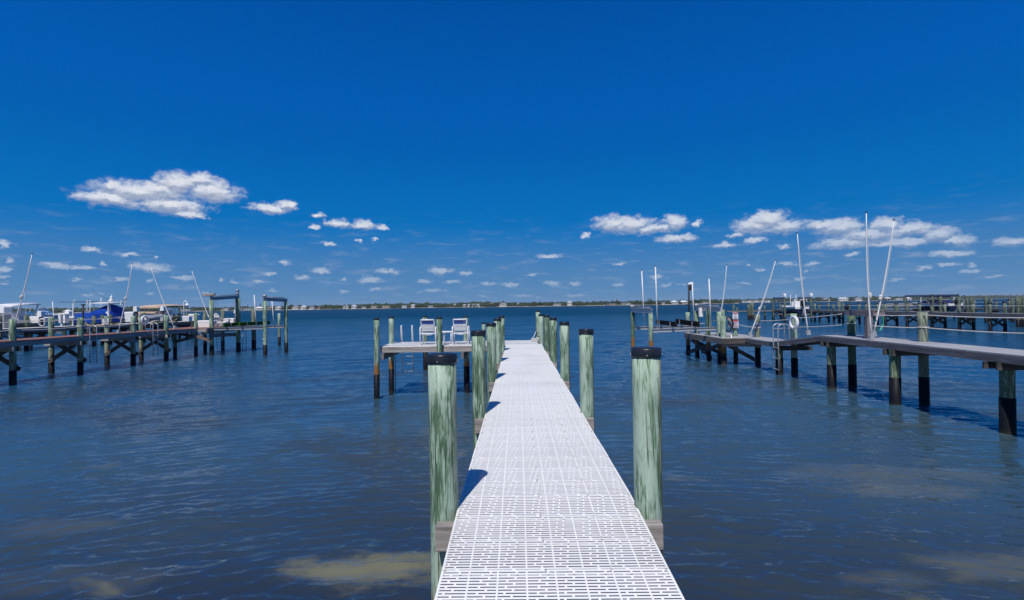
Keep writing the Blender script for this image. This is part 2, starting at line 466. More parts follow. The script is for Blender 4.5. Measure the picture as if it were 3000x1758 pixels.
def water_mesh():
    """wind chop as real geometry within 140 m (fine close in, coarser farther out), flat water beyond"""
    r0, r1, q = 2.4, 140.0, 1.0038
    nr = int(math.log(r1 / r0) / math.log(q)) + 1; na = 900
    rr = r0 * q ** np.arange(nr); aa = np.radians(np.linspace(-64, 64, na))
    r, a = np.meshgrid(rr, aa, indexing='ij')
    x = (r * np.sin(a)).ravel(); y = (r * np.cos(a)).ravel(); r = r.ravel()
    g = np.random.RandomState(5)
    gust = 1.0 + 0.16 * np.sin(x * .21 + y * .13 + 1) * np.sin(y * .17 - x * .07 + 2) + 0.14 * np.sin(x * .53 - y * .31) * np.sin(y * .61 + x * .2 + .5)
    h = np.zeros_like(x); dx = np.zeros_like(x); dy = np.zeros_like(x)
    N = 84
    for i in range(N):
        u = (i + g.rand()) / N
        lam = 0.13 * (2.8 / 0.13) ** u
        k = 2 * math.pi / lam
        s = WAVE_SLOPE * math.sqrt(2.0 / N) * (0.30 + 1.35 * math.exp(-(math.log(lam / 0.25) / 0.55) ** 2))
        sxp, syp = g.normal(0, 5.5), -14 + g.normal(0, 6)
        ex, ey = x - sxp, y - syp; d = np.sqrt(ex * ex + ey * ey)
        fade = np.clip((lam / (r * (q - 1)) - 1.9) / 2.0, 0, 1)
        # wave groups so the crests are short
        th = g.uniform(0, 6.28); gl = 2 * math.pi / (lam * 12); grp = 0.65 + 0.6 * np.sin(gl * (x * math.cos(th) + y * math.sin(th)) + g.uniform(0, 6.28))
        am = s / k * fade * grp * (gust if lam < 1.2 else 1.0); ph = k * d + g.uniform(0, 6.28)
        sn = np.sin(ph); cs = np.cos(ph)
        h += am * sn; dx += am * cs * ex / d * .62; dy += am * cs * ey / d * .62
    edge = np.clip((r1 - r) / 40.0, 0, 1)
    co = np.stack([x + dx * edge, y + dy * edge, h * edge - 0.02 * (1 - edge)], 1)
    ii = np.arange(nr * na).reshape(nr, na)
    f = np.stack([ii[:-1, :-1], ii[:-1, 1:], ii[1:, 1:], ii[1:, :-1]], -1).reshape(-1, 4)
    n0 = len(co)
    xs = [-3800, -900, -300, -100, 0, 100, 300, 900, 3800]; ys = [-60, 0, 100, 300, 800, 1500, 3900]
    pl = np.array([(X, Y, -0.14 if math.hypot(X, Y) < 139 and Y >= 0 else -0.02) for Y in ys for X in xs])
    m = len(xs)
    f2 = np.array([(n0 + j * m + i, n0 + j * m + i + 1, n0 + (j + 1) * m + i + 1, n0 + (j + 1) * m + i) for j in range(len(ys) - 1) for i in range(m - 1)])
    pl[:, 2] = np.where(np.hypot(pl[:, 0], pl[:, 1]) < 139, -0.14, -0.02)
    co = np.concatenate([co, pl]); f = np.concatenate([f[:, ::-1], f2])
    me = bpy.data.meshes.new('water'); me.vertices.add(len(co)); me.vertices.foreach_set('co', co.astype(np.float32).ravel())
    me.loops.add(f.size); me.loops.foreach_set('vertex_index', f.astype(np.int32).ravel())
    me.polygons.add(len(f)); me.polygons.foreach_set('loop_start', np.arange(0, f.size, 4, dtype=np.int32)); me.polygons.foreach_set('loop_total', np.full(len(f), 4, np.int32))
    me.polygons.foreach_set('use_smooth', np.ones(len(f), bool)); me.update(calc_edges=True); me.validate()
    me.materials.append(MATS['water'])
    o = bpy.data.objects.new('water', me); COL.objects.link(o); return tag(o, kind='structure')


WAVE_SLOPE = 0.34
water_mesh()


# ---------------------------------------------------------------- piles
def pile_mesh(top, r_top, r_low, n, seed, bottom=-1.2, wob=0.0):
    mb = MB(); rings = 12 if n > 14 else 5; prof = []
    vs = []; fs = []
    for i in range(rings + 1):
        z = bottom + (top - bottom) * i / rings; r = r_low + (r_top - r_low) * i / rings
        for j in range(n):
            a = 2 * PI * j / n
            q = r * (1 + wob * mn.noise(Vector((math.cos(a) * 1.3 + seed * 9, math.sin(a) * 1.3, z * 1.1))))
            vs.append((q * math.cos(a), q * math.sin(a), z))
    for i in range(rings):
        for j in range(n): fs.append((i * n + j, i * n + (j + 1) % n, (i + 1) * n + (j + 1) % n, (i + 1) * n + j))
    mb._add(vs, fs, True); mb.f.append(tuple(rings * n + j for j in range(n)))
    return mb


PK = [0]


def piling(parent, x, y, top, r=0.09, wrap=0.8, pale=0.5, band=1.0, side=0.0, mat='pile_green', cap=None, n=14, lean=(0, 0), name='piling', label=None, cat=None, group=None, ring=None, capr=1.13):
    PK[0] += 1
    o = pile_mesh(top, r, r * 0.94, n, PK[0], wob=0.06).build(name, mat, parent, (x, y, 0))
    o.color = (pale, band, side, 1)
    o.rotation_euler = (lean[1], lean[0], rnd.uniform(-0.5, 0.5) if side == 0 else 0)
    if label: tag(o, label, cat, group)
    if wrap:
        w = MB().lathe([(r * 1.04, -1.1), (r * 1.05, wrap), (r * 1.0, wrap + 0.002)], n, (0, 0, 0)).build('pile_wrap', 'pile_wrap', o, (x, y, 0))
    if cap == 'flat':
        c = r * capr
        m = MB().lathe([(r * 1.002, top - 0.044), (c * 0.985, top - 0.044), (c, top - 0.038), (c * 0.985, top + 0.008), (c * 0.95, top + 0.014), (c * 0.5, top + 0.019), (0.001, top + 0.020)], max(n, 20))
        m.build('cap', 'cap_plastic', o, (x, y, 0))
        if n > 16:
            s = MB()
            for k in range(4):
                a = k * PI / 2 - 1.75
                d = Vector((math.cos(a), math.sin(a), 0))
                s.tube([d * c * 0.98 + Vector((0, 0, top - 0.03)), d * c * 1.025 + Vector((0, 0, top - 0.03))], 0.005, 8)
            s.build('screw', 'screw_steel', o, (x, y, 0))
    elif cap == 'cone':
        MB().lathe([(r * 1.0, top - 0.05), (r * 1.3, top - 0.05), (r * 1.3, top), (r * 0.3, top + 0.13), (0.002, top + 0.14)], n).build('cap', 'cap_plastic', o, (x, y, 0))
    return o


def rope_ring(parent, x, y, z, r, turns=2, mat='rope_white', name='rope_wrap', rr=0.014):
    m = MB(); pts = []
    for i in range(turns * 16 + 1):
        a = i / 16 * 2 * PI
        pts.append((r * math.cos(a), r * math.sin(a), i / 16 * rr * 1.9))
    m.tube(pts, rr, 6)
    return m.build(name, mat, parent, (x, y, z))

# ================================================================= the near dock
DK = 1.78
XL, XR = -0.433, 0.788
XC, DW = (XL + XR) / 2, XR - XL


def deck_z(y):
    z = DK if y >= 3.68 else DK - 0.06 * (3.68 - y)
    return z


dock = thing('dock', 'white slatted plastic dock running straight out from the camera between green pilings', 'dock', (XC, 3.5, 0))


def panel_mesh(w, d, rows, colsn):
    """slotted deck panel: real slots; origin at its middle, top at z = 0"""
    mb = MB(); th = 0.0022
    pitch = d / rows; slot = pitch * 0.42; bar = pitch - slot
    gap = 0.007
    y = -d / 2 + gap / 2
    usable = d - gap
    pitch = usable / (rows + 0.64); slot = pitch * 0.42; bar = pitch - slot
    cw = w / colsn; rib = 0.009
    for r in range(rows + 1):
        y0 = -usable / 2 + r * pitch
        mb.box((0, y0 + bar / 2, -th / 2), (w, bar, th))
        if r < rows:
            ys = y0 + bar
            xsl = []
            for c in range(colsn + 1):
                x = -w / 2 + c * cw
                wd = rib if 0 < c < colsn else rib * 1.3
                x = min(max(x, -w / 2 + wd / 2), w / 2 - wd / 2)
                xsl.append((x, wd))
            for c in range(colsn):
                k = (0.30 if r % 2 else 0.56) + (r / rows - 0.5) * 0.22 * (1 if r % 2 else 1) + (0.1 if c % 2 else 0)
                xsl.append((-w / 2 + (c + k) * cw, 0.012))
            for x, wd in xsl:
                a, b2 = x - wd / 2, x + wd / 2
                o = len(mb.v)
                mb.v += [Vector(p) for p in ((a, ys, -0.001), (b2, ys, -0.001), (b2, ys + slot, -0.001), (a, ys + slot, -0.001), (a, ys, -th), (b2, ys, -th), (b2, ys + slot, -th), (a, ys + slot, -th))]
                mb.f += [(o, o + 1, o + 2, o + 3), (o + 7, o + 6, o + 5, o + 4), (o, o + 3, o + 7, o + 4), (o + 1, o + 5, o + 6, o + 2)]
    # edge lips and the two long runners below
    for sx_ in (-1, 1): mb.box((sx_ * (w / 2 - 0.004), 0, -0.0165), (0.008, usable, 0.028))
    for sy_ in (-1, 1): mb.box((0, sy_ * (usable / 2 - 0.004), -0.0145), (w - 0.018, 0.006, 0.024))
    # lugs that bridge the seam
    for c in range(colsn):
        x = -w / 2 + (c + 0.55) * cw
        if c % 1 == 0: mb.box((x, d / 2, -0.006), (0.02, gap * 1.6, 0.010))
    return mb


PD = 0.305
pm = panel_mesh(DW, PD, 11, 8)
first = None
y = 3.68
ylist = []
k = 0
while y + PD / 2 < 17.62: ylist.append(y + PD / 2); y += PD
ylist += [3.68 - PD * (i + 0.5) for i in range(1 + int(5.4 / PD))]
proto = None
for i, yy in enumerate(ylist):
    z = deck_z(yy) + (0.004 * math.sin(yy * 1.9) + 0.003 * math.sin(yy * 4.3) if yy > 4.5 else 0)
    loc = Vector((XC, yy, z))
    if proto is None: proto = pm.build('deck_panel', 'white_panel', dock, loc); o = proto
    else:
        o = proto.copy(); COL.objects.link(o); o.location = loc - WORLD[dock.name]
    if yy < 3.68: o.rotation_euler = (math.atan(0.06), 0, 0)
    else: o.rotation_euler = (rnd.uniform(-0.006, 0.006), rnd.uniform(-0.002, 0.002), 0)
# panel screws
s = MB()
for yy in ylist:
    if yy > 9: continue
    for xx in (XL + 0.02, XC - 0.05, XR - 0.02, XC + 0.30):
        for e in (-1, 1):
            ye = yy + e * (PD / 2 - 0.014)
            s.tube([(xx - XC, ye - 3.5, deck_z(ye) - 0.004), (xx - XC, ye - 3.5, deck_z(ye) + 0.007)], 0.0055, 8)
s.build('screw', 'screw_steel', dock, (XC, 3.5, 0))['kind'] = 'stuff'
# stringers under the panels
for xx in (XL + 0.03, XC, XR - 0.03):
    m = MB()
    m.beam((xx - XC, 3.64 - 3.5, DK - 0.13), (xx - XC, 17.55 - 3.5, DK - 0.13), 0.045, 0.19)
    m.beam((xx - XC, -1.8 - 3.5, deck_z(-1.8) - 0.13), (xx - XC, 3.62 - 3.5, deck_z(3.62) - 0.13), 0.045, 0.19)
    m.build('stringer', 'timber_dark_y', dock, (XC, 3.5, 0))
BENTS = [0.5, 3.5, 6.5, 9.5, 12.5, 15.45]
for yb in BENTS:
    z = deck_z(yb) - 0.115 - 0.14
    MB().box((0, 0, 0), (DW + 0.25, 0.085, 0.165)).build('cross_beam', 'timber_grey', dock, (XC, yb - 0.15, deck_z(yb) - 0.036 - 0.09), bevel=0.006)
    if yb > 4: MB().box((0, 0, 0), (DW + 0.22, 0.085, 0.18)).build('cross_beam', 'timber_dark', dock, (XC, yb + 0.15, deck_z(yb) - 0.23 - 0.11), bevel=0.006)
LP = [(1299, 1034), (1411, 967), (1446, 945), (1463, 932), (1474.5, 925)]
RP = [(1884, 1016), (1702, 963), (1641.5, 942), (1613, 930), (1594, 923)]
PALE_L = [0.535, 0.47, 0.47, 0.48, 0.52]; PALE_R = [0.575, 0.56, 0.49, 0.47, 0.36]
for i, yb in enumerate(BENTS[1:]):
    a = D(*LP[i], yb); b = D(*RP[i], yb)
    piling(dock, (-0.525, -0.512, -0.508, -0.508, -0.51)[i], yb, a.z - 0.02, 0.097 if i == 0 else 0.09, 0.8, PALE_L[i], 1, 0.25, cap='flat', n=28 if i < 2 else 20, capr=1.09,
           label=['pale streaky green piling nearest on the left', None, None, None, None][i])
    piling(dock, (0.868, 0.858, 0.852, 0.852, 0.855)[i], yb, b.z - 0.02, 0.095 if i == 0 else 0.09, 0.8, PALE_R[i], 1, 1.0 if i in (0, 2) else 0.3, cap='flat', n=28 if i < 2 else 20, capr=1.09,
           label=['whitish green piling nearest on the right with a rusty right edge', None, None, None, 'darkest greyish piling on the right'][i])
# T-shaped end
TY0, TY1, TX0 = 17.66, 19.75, -4.80
tp = panel_mesh(1.0, PD, 11, 7)
proto2 = None
xx = TX0
span = [TX0 + PD * (i + 0.5) for i in range(int((XR - TX0) / PD))]
for cx_i in span:
    for yy in (TY0 + 0.5, TY0 + 1.5 + 0.006):
        loc = Vector((cx_i, yy, DK))
        if proto2 is None: proto2 = tp.build('end_panel', 'white_panel', dock, loc); o = proto2
        else: o = proto2.copy(); COL.objects.link(o); o.location = loc - WORLD[dock.name]
        o.rotation_euler = (rnd.uniform(-0.003, 0.003), rnd.uniform(-0.006, 0.006), PI / 2)
MB().box((0, 0, 0), (2.1, 0.045, 0.19)).build('fascia', 'timber_grey', dock, (TX0 + 1.07, TY0 - 0.03, DK - 0.125), bevel=0.004)
MB().box((0, 0, 0), (2.06, 0.045, 0.19)).build('fascia', 'timber_grey', dock, (TX0 + 3.16, TY0 - 0.026, DK - 0.125), bevel=0.004)
MB().box((0, 0, 0), (XR - TX0, 0.045, 0.19)).build('fascia', 'timber_grey', dock, ((XR + TX0) / 2, TY1 - 0.02, DK - 0.125))
for xx in (TX0 + 0.03, XR - 0.03):
    MB().box((0, 0, 0), (0.045, TY1 - TY0 - 0.06, 0.19)).build('fascia', 'timber_dark_y', dock, (xx, (TY0 + TY1) / 2, DK - 0.125))
m = MB()
for xx in (TX0 + 0.3, TX0 + 1.6, TX0 + 2.9, XL, XR - 0.4):
    m.box((xx - XC, (TY0 + TY1) / 2 - 3.5, DK - 0.13), (0.05, TY1 - TY0 - 0.12, 0.17))
m.build('joist', 'timber_dark_y', dock, (XC, 3.5, 0))
for xx in (TX0 + 0.14, -1.93, 0.62):
    MB().box((0, 0, 0), (0.09, TY1 - TY0 + 0.5, 0.2)).build('cross_beam', 'timber_dark_y', dock, (xx, (TY0 + TY1) / 2, DK - 0.335))
for (px, py, x_, y_, r_, pale, band) in [(1101, 931, None, 17.45, .095, .5, 1.0), (1144, 927, None, 18.95, .095, .56, 1.0), (1286.5, 928, None, 17.5, .10, .47, .5),
                                         (1364, 925.5, None, 20.0, .1, .53, .3), (1585, 920, None, 18.4, .085, .56, .3), (1575.5, 908.5, None, 20.0, .085, .56, .3)]:
    p = D(px, py, y_)
    piling(dock, p.x, y_, p.z - .02, r_, 0.84, pale, band, 0.0, cap='flat', n=20, lean=(0.012 if px < 1150 else 0, 0))
# piles under the T-head that carry it
for xx, yy in ((-1.88, 18.5), (0.62, 18.5)):
    piling(dock, xx, yy, DK - 0.2, 0.09, 0.95, 0.45, 1, 0)
# separate mooring piles in the water beyond the T-head
p = D(1245, 926, 25.3); piling(None, p.x, 25.3, p.z, .115, 0.9, .5, .6, name='mooring_pile', label='green mooring pile with black cap standing in open water behind the left strap chair', cat='mooring pile', group='mooring piles off the dock end', cap='flat', n=18)
p = D(1416.5, 946, 24); piling(None, p.x, 24, p.z, .085, 0.9, .54, .6, name='mooring_pile', label='short green mooring pile just peeping up left of the row of dock pilings', cat='mooring pile', group='mooring piles off the dock end', cap='flat', n=18)


# ---- strap chairs
def strap_chair(loc, label):
    t = thing('strap_chair', label, 'patio chair', loc, 'white strap chairs on the dock end')
    r = 0.021; f = MB()
    hw = 0.275
    for s_ in (-1, 1):
        x = s_ * hw
        # arm loop: rear leg, armrest, front leg, floor runner
        pts = [(x, -0.27, 0.02), (x, -0.265, 0.40), (x, -0.262, 0.54), (x, -0.23, 0.605), (x, -0.16, 0.63), (x, 0.16, 0.63), (x, 0.235, 0.60), (x, 0.27, 0.53), (x, 0.285, 0.40), (x, 0.31, 0.02)]
        f.tube(pts, r, 10)
        f.tube([(x, -0.31, 0.018), (x, 0.35, 0.018)], r, 8)
    f.tube([(-hw, -0.262, 0.39), (hw, -0.262, 0.39)], r, 8)
    f.tube([(-hw, 0.285, 0.36), (hw, 0.285, 0.36)], r, 8)
    f.build('frame', 'white_pvc', t, loc)
    # back frame leans towards -y
    b = MB(); bw = 0.225
    def bp(u, x): return (x, -0.14 - 0.19 * u, 0.39 + 0.49 * u)   # u along the back
    for s_ in (-1, 1): b.tube([bp(-0.05, s_ * bw), bp(1.0, s_ * bw)], r * 0.9, 8)
    b.tube([bp(1.0, -bw - 0.012), bp(1.0, bw + 0.012)], 0.026, 10)
    pts = [(bw * k / 4, -0.13, 0.46 - 0.035 * (1 - (k / 4) ** 2)) for k in range(-4, 5)]
    b.tube(pts, 0.014, 8)
    b.build('back_frame', 'white_pvc', t, loc)
    def straps(us, h, mat, nm):
        m = MB()
        for u in us:
            ring = []
            for k in range(9):
                x = -bw - 0.004 + (2 * bw + 0.008) * k / 8; sag = 0.012 * (1 - (k / 4 - 1) ** 2)
                a = Vector(bp(u - h / 2, x)) + Vector((0, sag - 0.019, 0)); c = Vector(bp(u + h / 2, x)) + Vector((0, sag - 0.019, 0))
                nrm = Vector((0, 0.004, 0.0025))
                ring.append([a, c, c + nrm, a + nrm])
            m.loft(ring, True, closed=True)
        m.build(nm, mat, t, loc)
    straps([0.90, 0.815, 0.725], 0.075, 'strap_blue', 'head_strap')
    straps([0.61, 0.51, 0.41, 0.31, 0.21], 0.086, 'strap_white', 'back_strap')
    m = MB()
    for k in range(8):
        yy = -0.17 + 0.055 * k
        ring = []
        for j in range(9):
            x = -bw + 2 * bw * j / 8; z = 0.385 - 0.05 * (1 - (j / 4 - 1) ** 2)
            ring.append([Vector((x, yy, z)), Vector((x, yy + 0.046, z)), Vector((x, yy + 0.046, z + 0.004)), Vector((x, yy, z + 0.004))])
        m.loft(ring, True, closed=True)
    m.build('seat_strap', 'strap_white', t, loc)
    m = MB()
    for s_ in (-1, 1): m.tube([(s_ * bw, -0.2, 0.385), (s_ * bw, 0.29, 0.385)], r * 0.9, 8)
    m.build('seat_frame', 'white_pvc', t, loc)
    return t


strap_chair((-3.21, 18.32, DK), 'white strap patio chair with blue head band, left of the pair, nearer the boarding ladder')
strap_chair((-2.07, 18.36, DK), 'white strap patio chair with blue head band, right of the pair, nearer the walkway')
t = thing('side_table', 'small white side table standing between the two strap chairs', 'side table', (-2.62, 18.45, DK))
l_ = (-2.62, 18.45, DK)
m = MB()
for k in range(5): m.box((0, -0.17 + k * 0.085, 0.445), (0.46, 0.075, 0.018))
m.tube([(-0.23, -0.21, 0.43), (0.23, -0.21, 0.43), (0.23, 0.21, 0.43), (-0.23, 0.21, 0.43)], 0.016, 8, closed=True)
m.build('table_top', 'white_pvc', t, l_)
for sx in (-1, 1):
    for sy in (-1, 1): MB().tube([(sx * 0.2, sy * 0.18, 0), (sx * 0.2, sy * 0.18, 0.43)], 0.017, 8).build('leg', 'white_pvc', t, l_)
m = MB()
for k in range(5): m.box((-0.06, -0.12 + k * 0.06, 0.22), (0.02, 0.045, 0.40))
m.build('shelf_panel', 'strap_white', t, l_)


# ---- boarding ladders: local frame, the water side is -y, deck edge at y = 0
def ladder(loc, rz, label, down=1.15, hoop=0.42, steps=4, mat='aluminium', group='boarding ladders on the docks', wd=0.42, deep=0.45):
    t = thing('boarding_ladder', label, 'boarding ladder', loc, group)
    M = Matrix.Rotation(rz, 3, 'Z')
    def T(p): return M @ Vector(p)
    for s_ in (-1, 1):
        x = s_ * wd / 2; pts = [(x, -0.09, -down)]
        pts += [(x, -0.09, -0.05), (x, -0.09, hoop - 0.12)]
        for k in range(1, 8):
            a = PI * k / 8; pts.append((x, -0.09 + deep / 2 - deep / 2 * math.cos(a), hoop - 0.12 + 0.13 * math.sin(a)))
        pts += [(x, -0.09 + deep, hoop - 0.12), (x, -0.09 + deep, 0.0)]
        MB().tube([T(p) for p in pts], 0.021, 10).build('rail', mat, t, loc)
    for k in range(steps):
        z = -0.28 - (down - 0.33) * k / max(1, steps - 1)
        MB().box((0, 0, 0), (wd, 0.075, 0.028), rz).build('step', mat, t, Vector(loc) + T((0, -0.09, z)))
    return t


lp = D(1191, 1004, 19.75)
ladder((-4.33, 19.78, DK), PI, 'boarding ladder with two tall silver hoops on the near dock end left of the chairs', down=1.2, hoop=0.62, wd=0.42, steps=4, deep=0.16, mat='white_pole')


# ---- rope and hook on the right end pilings
def rope_thing(pts, r, label, mat='rope_white', name='rope', group=None, n=6):
    pts = [Vector(p) for p in pts]; o = pts[0]
    return tag(MB().tube([p - o for p in pts], r, n).build(name, mat, None, o), label, 'rope', group)


def sag(a, b, d, n=10):
    a, b = Vector(a), Vector(b)
    return [a.lerp(b, i / n) - Vector((0, 0, d * 4 * (i / n) * (1 - i / n))) for i in range(n + 1)]


p = D(1570, 971, 19.93)
rope_thing(sag(D(1570, 972, 19.9), D(1556, 999, 19.5), 0.02), 0.014, 'white rope slanting from the right end piling down to the dock end')
rope_thing([Vector((0.62, 18.9, DK + .02)) + Vector((0.16 * math.cos(a * .7) * (1 + .1 * math.sin(a)), 0.1 * math.sin(a * .7), 0.004 * a)) for a in range(0, 30)], 0.014, 'coil of white rope lying on the dock end by the right pilings')
t = p = D(1574, 980, 18.3)
m = MB(); m.tube([Vector((-0.04, -0.10, 0.08)), Vector((0.0, -0.12, 0.04)), Vector((0.0, -0.13, 0.0))], 0.016, 8)
m.tube([Vector((0.05, -0.13, 0.07)), Vector((0.0, -0.135, 0.03)), Vector((-0.02, -0.135, -0.03)), Vector((0.02, -0.135, -0.08)), Vector((0.08, -0.13, -0.08))], 0.016, 8)
tag(m.build('rope_hook', 'rubber_black', None, D(1573, 979, 18.4)), 'black forked rope hook fixed to the second right end piling', 'hook')
# hanging lines under the dock end
q = D(1157, 1035, 18.9)
rope_thing([D(1157, 1030, 18.8), D(1158, 1070, 18.8), D(1159, 1110, 18.8), D(1158, 1149, 18.8)], 0.013, 'dark line hanging beside the left end piling into the water', 'rubber_black')

# ================================================================= generic pier pieces


def deck_strip(parent, pts_r, width, z, th, mat, name='decking', side=-1):
    """deck along a polyline of right-hand edge points (x, y[, z]); width towards side*x"""
    o = WORLD[parent.name]; m = MB(); rings = []
    for p in pts_r:
        zz = p[2] if len(p) > 2 else z
        a = Vector((p[0], p[1], zz)) - o; b = a + Vector((side * width, 0, 0))
        r = [a, b, b - Vector((0, 0, th)), a - Vector((0, 0, th))]
        rings.append(r if side < 0 else r[::-1])
    m.loft(rings, False, closed=True)
    return m.build(name, mat, parent, o)


def line_beam(parent, pts, w, h, mat, name):
    o = WORLD[parent.name]
    for a, b in zip(pts[:-1], pts[1:]):
        a, b = Vector(a), Vector(b); mid = (a + b) / 2
        ob = MB().beam(a - mid, b - mid, w, h).build(name, mat, parent, mid)
    return ob


def brace(parent, a, b, mat='timber_dark', w=0.05, h=0.19, name='brace'):
    a, b = Vector(a), Vector(b); mid = (a + b) / 2
    return MB().beam(a - mid, b - mid, w, h).build(name, mat, parent, mid)


# ================================================================= left pier with the red deck
LZ = 1.90
lp_ = thing('dock', 'long red decked dock on the left with cross braced green pilings', 'dock', (-22.1, 25, 0))
deck_strip(lp_, [(-21.98, 8), (-21.98, 26.0), (-21.66, 31.5), (-21.25, 33.5)], 1.5, LZ, 0.04, 'deck_red')
line_beam(lp_, [(-21.99, 8, LZ - .15), (-21.99, 26.0, LZ - .15), (-21.67, 31.5, LZ - .15), (-21.26, 33.5, LZ - .15)], 0.05, 0.215, 'timber_grey_y', 'fascia')
line_beam(lp_, [(-23.46, 8, LZ - .15), (-23.46, 26.0, LZ - .15), (-23.14, 31.5, LZ - .15), (-22.7, 33.5, LZ - .15)], 0.05, 0.215, 'timber_dark_y', 'fascia')
lb = [(-22.10, -23.62, 18.6, None, None), (-22.10, -23.62, 22.07, (32.6, 935), (None, 930)), (-22.09, -23.56, 25.5, (231, 930), (153, 929.7)), (-22.03, -23.53, 28.95, (381, 926), (314, 926)),
      (-21.72, -23.27, 31.25, (482, 923.5), (414, 926))]
for (xf, xb, yb, tf, tb) in lb:
    zf = D(tf[0], tf[1], yb).z if tf else 2.85
    zb = D(tb[0] or 0, tb[1], yb).z if tb else 2.85
    piling(lp_, xf, yb, zf, 0.125, 0.62 + rnd.uniform(-.05, .05), 0.47, 0.35 if yb < 30 else 0.8, 0, cap=None, n=16, lean=(0.008, 0))
    piling(lp_, xb, yb, zb, 0.12, 0.62 + rnd.uniform(-.05, .05), 0.50, 0.4, 0, n=16)
    for sg, (p, q) in enumerate((((xb - .0, 0.62), (xf, 1.62)), ((xb, 1.62), (xf + .12, 0.62)))):
        brace(lp_, (p[0], yb - 0.15 + 0.3 * sg, p[1]), (q[0] + .05, yb - 0.15 + 0.3 * sg, q[1]))
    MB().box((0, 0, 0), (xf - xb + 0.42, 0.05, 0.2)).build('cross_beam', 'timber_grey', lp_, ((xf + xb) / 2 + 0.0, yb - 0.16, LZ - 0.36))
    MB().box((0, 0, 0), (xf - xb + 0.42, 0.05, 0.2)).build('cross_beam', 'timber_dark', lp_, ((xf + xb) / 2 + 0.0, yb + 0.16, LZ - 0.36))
# raised end platform
PZ = 1.90
deck_strip(lp_, [(-20.72, 33.75), (-20.55, 39.8)], 2.9, PZ, 0.04, 'deck_red', 'end_decking')
line_beam(lp_, [(-20.70, 33.72, PZ - .2), (-20.54, 37.0, PZ - .2)], 0.05, 0.30, 'timber_dark_y', 'fascia')
line_beam(lp_, [(-20.66, 33.9, PZ - .50), (-20.54, 37.3, PZ - .62)], 0.05, 0.26, 'timber_dark_y', 'fascia')
line_beam(lp_, [(-20.54, 37.2, PZ - .17), (-20.50, 39.8, PZ - .17)], 0.05, 0.24, 'timber_grey_y', 'fascia')
line_beam(lp_, [(-21.75, 33.70, PZ - .14), (-20.72, 33.70, PZ - .14)], 0.05, 0.22, 'timber_grey', 'fascia')
for (x, y, top, r, mt) in ((-22.43, 33.11, 1.75, .11, 'pile_far'), (-21.40, 33.65, D(569, 917, 33.65).z, .11, 'pile_green'), (-22.85, 36.99, D(601, 920, 37).z, .12, 'pile_old'), (-23.06, 39.58, D(650, 906, 39.58).z, .13, 'pile_old'), (-20.58, 39.5, D(744, 903, 39.5).z, .16, 'pile_old')):
    piling(lp_, x, y, top, r, 0.7, 0.46, 0.6, 0, mat=mt, n=14)
brace(lp_, (-22.5, 33.0, 1.02), (-21.38, 33.5, 1.36), 'timber_dark')
brace(lp_, (-22.5, 33.3, 1.62), (-21.38, 33.8, 1.30), 'timber_dark')
brace(lp_, (-21.42, 33.5, 1.32), (-20.72, 34.2, 1.68), 'timber_grey')
ob = brace(lp_, (-21.2, 33.5, 1.36), (-20.70, 34.15, 1.02), 'timber_tan'); ob['label'] = 'fresh tan board slung by a white rope'
# ropes along the red dock
rope_thing(sag((-22.1, 18.6, 2.36), (-22.1, 22.05, 2.36), .05) + sag((-22.1, 22.1, 2.36), (-22.09, 25.48, 2.36), .04)[1:] + sag((-22.09, 25.5, 2.36), (-22.03, 28.9, 2.36), .05)[1:], 0.016, 'white guard rope strung low along the front pilings of the red dock')
rope_thing(sag((-23.5, 22.1, 2.70), (-22.09, 25.48, 2.72), .03) + sag((-22.09, 25.5, 2.72), (-23.5, 28.9, 2.73), .04)[1:], 0.016, 'white guard rope tied near the top of the third piling of the red dock')
for xx, yy, zz in ((-22.09, 25.5, 2.36), (-22.03, 28.95, 2.36)):
    tag(rope_ring(None, xx, yy, zz, 0.137), 'white rope loop wound round %s front piling of the red dock' % ('the middle' if yy < 27 else 'the blue-signed'), 'rope')
tag(rope_ring(None, -20.84, 34.47, 1.05, 0.135, 3), 'white rope loop tied low on the lift piling beside the tan board', 'rope')

ladder((-21.95, 26.02, LZ), PI / 2, 'boarding ladder on the red dock between the second and third front pilings, hoops nearest', down=1.42, hoop=0.50, steps=4, wd=0.42)
ladder((-21.75, 30.25, LZ), PI / 2, 'boarding ladder on the red dock beside the hung life ring', down=1.45, hoop=0.46, steps=5, wd=0.42)


def life_ring(loc, normal, label, R_=0.235, r_=0.062):
    n = Vector(normal).normalized(); a = n.cross(Vector((0, 0, 1))).normalized(); b = Vector((0, 0, 1))
    t = thing('life_ring', label, 'life ring', loc, 'white life rings on the docks')
    pts = [a * math.cos(2 * PI * k / 28) * R_ + b * math.sin(2 * PI * k / 28) * R_ for k in range(28)]
    MB().tube(pts, r_, 12, closed=True).build('ring', 'ring_white', t, loc)
    m = MB()
    pts = [a * math.cos(2 * PI * k / 32) * (R_ + .06 + .012 * math.cos(k * PI / 4)) + b * math.sin(2 * PI * k / 32) * (R_ + .06 + .012 * math.cos(k * PI / 4)) for k in range(32)]
    m.tube(pts, 0.009, 6, closed=True)
    m.build('grab_line', 'rope_white', t, loc)
    for k in range(4):
        ang = PI / 4 + k * PI / 2; c = a * math.cos(ang) * R_ + b * math.sin(ang) * R_; tg = -a * math.sin(ang) + b * math.cos(ang)
        rd = a * math.cos(ang) + b * math.sin(ang); m = MB()
        pts = [c + (rd * math.cos(2 * PI * j / 14) + n * math.sin(2 * PI * j / 14)) * (r_ + .004) for j in range(14)]
        ring = [[p - tg * 0.025, p + tg * 0.025] for p in pts]
        m.loft(ring + [ring[0]], True, False, False)
        m.build('band', 'strap_white', t, loc)
    return t


life_ring(tuple(D(424, 938, 30.9)), (1, -0.05, 0), 'white life ring with its line hung on a piling above the red dock')


